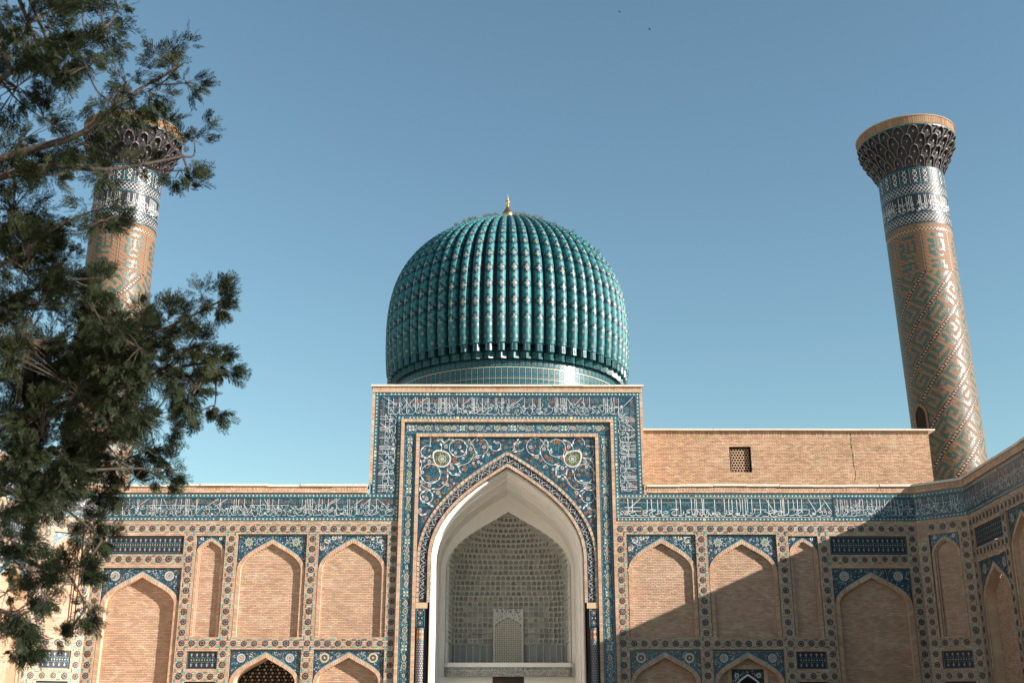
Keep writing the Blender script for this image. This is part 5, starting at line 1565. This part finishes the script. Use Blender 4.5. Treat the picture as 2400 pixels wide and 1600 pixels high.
BLOBS += [(-4.37, -36.48, 7.54, 0.22), (-4.14, -36.33, 7.69, 0.23), (-3.79, -36.27, 7.78, 0.2), (-3.59, -36.04, 7.84, 0.14), (-4.49, -36.2, 7.28, 0.23), (-3.98, -36.89, 5.74, 0.21), (-4.33, -36.07, 5.49, 0.22), (-4.67, -35.19, 5.25, 0.3), (-4.46, -35.46, 4.55, 0.38), (-4.64, -34.88, 4.1, 0.36), (-3.73, -36.12, 3.8, 0.28), (-3.89, -35.73, 4.47, 0.33), (-3.28, -36.1, 4.43, 0.26), (-3.14, -35.65, 4.57, 0.23), (-3.97, -36.15, 3.37, 0.19), (-3.83, -36.29, 4.86, 0.32), (-3.4, -36.17, 4.82, 0.26), (-4.05, -34.74, 3.72, 0.25), (-4.31, -34.83, 3.23, 0.17), (-2.98, -36.27, 4.49, 0.19), (-3.59, -35.16, 4.39, 0.28), (-3.71, -35.95, 3.41, 0.23)]
# the crown goes on outside the picture
rg = random.Random(77)
for i in range(64):
    z = rg.uniform(2.4, 9.8); rr = (1.5 if z < 7 else 1.5*(10.2-z)/3.2)*rg.uniform(.3, 1)
    a = rg.uniform(R(95), R(300)); BLOBS.append((-5.1+rr*math.cos(a), -35.7-.12*z+.4+rr*math.sin(a), z, rg.uniform(.3, .45)))
leafs = MB(); twigs = MB()
def spray(p, d, L, rg):
    """flat feathery spray of scale-leaf twiglets"""
    d = d.normalized(); up = Vector((rg.uniform(-1, 1), rg.uniform(-1, 1), rg.uniform(-1, 1))); s = d.cross(up)
    if s.length < .1: s = d.orthogonal()
    s.normalize(); n = 8
    V_ = leafs.v
    tip = p+d*L
    w = s*.0045
    def needle(a, c, wd):
        m = (a+c)*.5; k = len(V_); V_.extend((tuple(a), tuple(m+wd), tuple(c), tuple(m-wd))); leafs.face([k, k+1, k+2, k+3], 'leaf')
    needle(p, tip, s*.0036)
    for i in range(n):
        t = .12+.8*i/n; q = p+d*(L*t); l = L*(.44-.28*t)*rg.uniform(.7, 1.2)
        for sg in (-1, 1):
            e = (d*.75+s*sg*.8+Vector((rg.uniform(-.25, .25), rg.uniform(-.25, .25), rg.uniform(-.3, .15)))).normalized()
            needle(q, q+e*l, d.cross(e).normalized().cross(e)*.0036)
            q2 = q+e*l*.5; e2 = (e+d*.8+s*sg*rg.uniform(-.6, .6)).normalized(); needle(q2, q2+e2*l*.5, e2.cross(d.cross(e)).normalized()*.0030)
for x, y, z, r in BLOBS:
    c = Vector((x, y, z))-TO
    near = min(LP, key=lambda q: (q-TO-c).length)-TO
    mid_ = (near+c)*.5+Vector((rg.uniform(-.05, .05), rg.uniform(-.05, .05), -.04))
    tube(twigs, smooth3([tuple(near), tuple(mid_), tuple(c+(c-near).normalized()*r*.5)], 4), [.012*(1-.08*i) for i in range(9)], 'bark', 5)
    n = int(40+1900*r*r) if x > -4.6 else int(20+1000*r*r)
    if z > 5.5 and x > -3.8: n = int(n*.6)
    # several sub-clumps make light and dark lobes with gaps between them
    subs = [Vector((rg.gauss(0, .43), rg.gauss(0, .43), rg.gauss(0, .43)))*r for _ in range(max(4, int(34*r)))]
    for i in range(n):
        sc = rg.choice(subs)
        o = Vector((rg.gauss(0, 1), rg.gauss(0, 1), rg.gauss(0, 1))).normalized()
        p = c+sc+o*r*.33*rg.uniform(.0, 1)
        d = o*.6+sc.normalized()*.8+Vector((.25, 0, -.12))
        spray(p, d, rg.uniform(.06, .13)+.07*(sc.length > .55*r), rg)
        if i % 9 == 0: tube(twigs, [tuple(c), tuple((c+p)*.5+Vector((0, 0, .01))), tuple(p)], [.005, .0035, .002], 'bark', 4)
leafs.build('crown', tree, stuff=True)
twigs.build('twigs', tree, stuff=True)
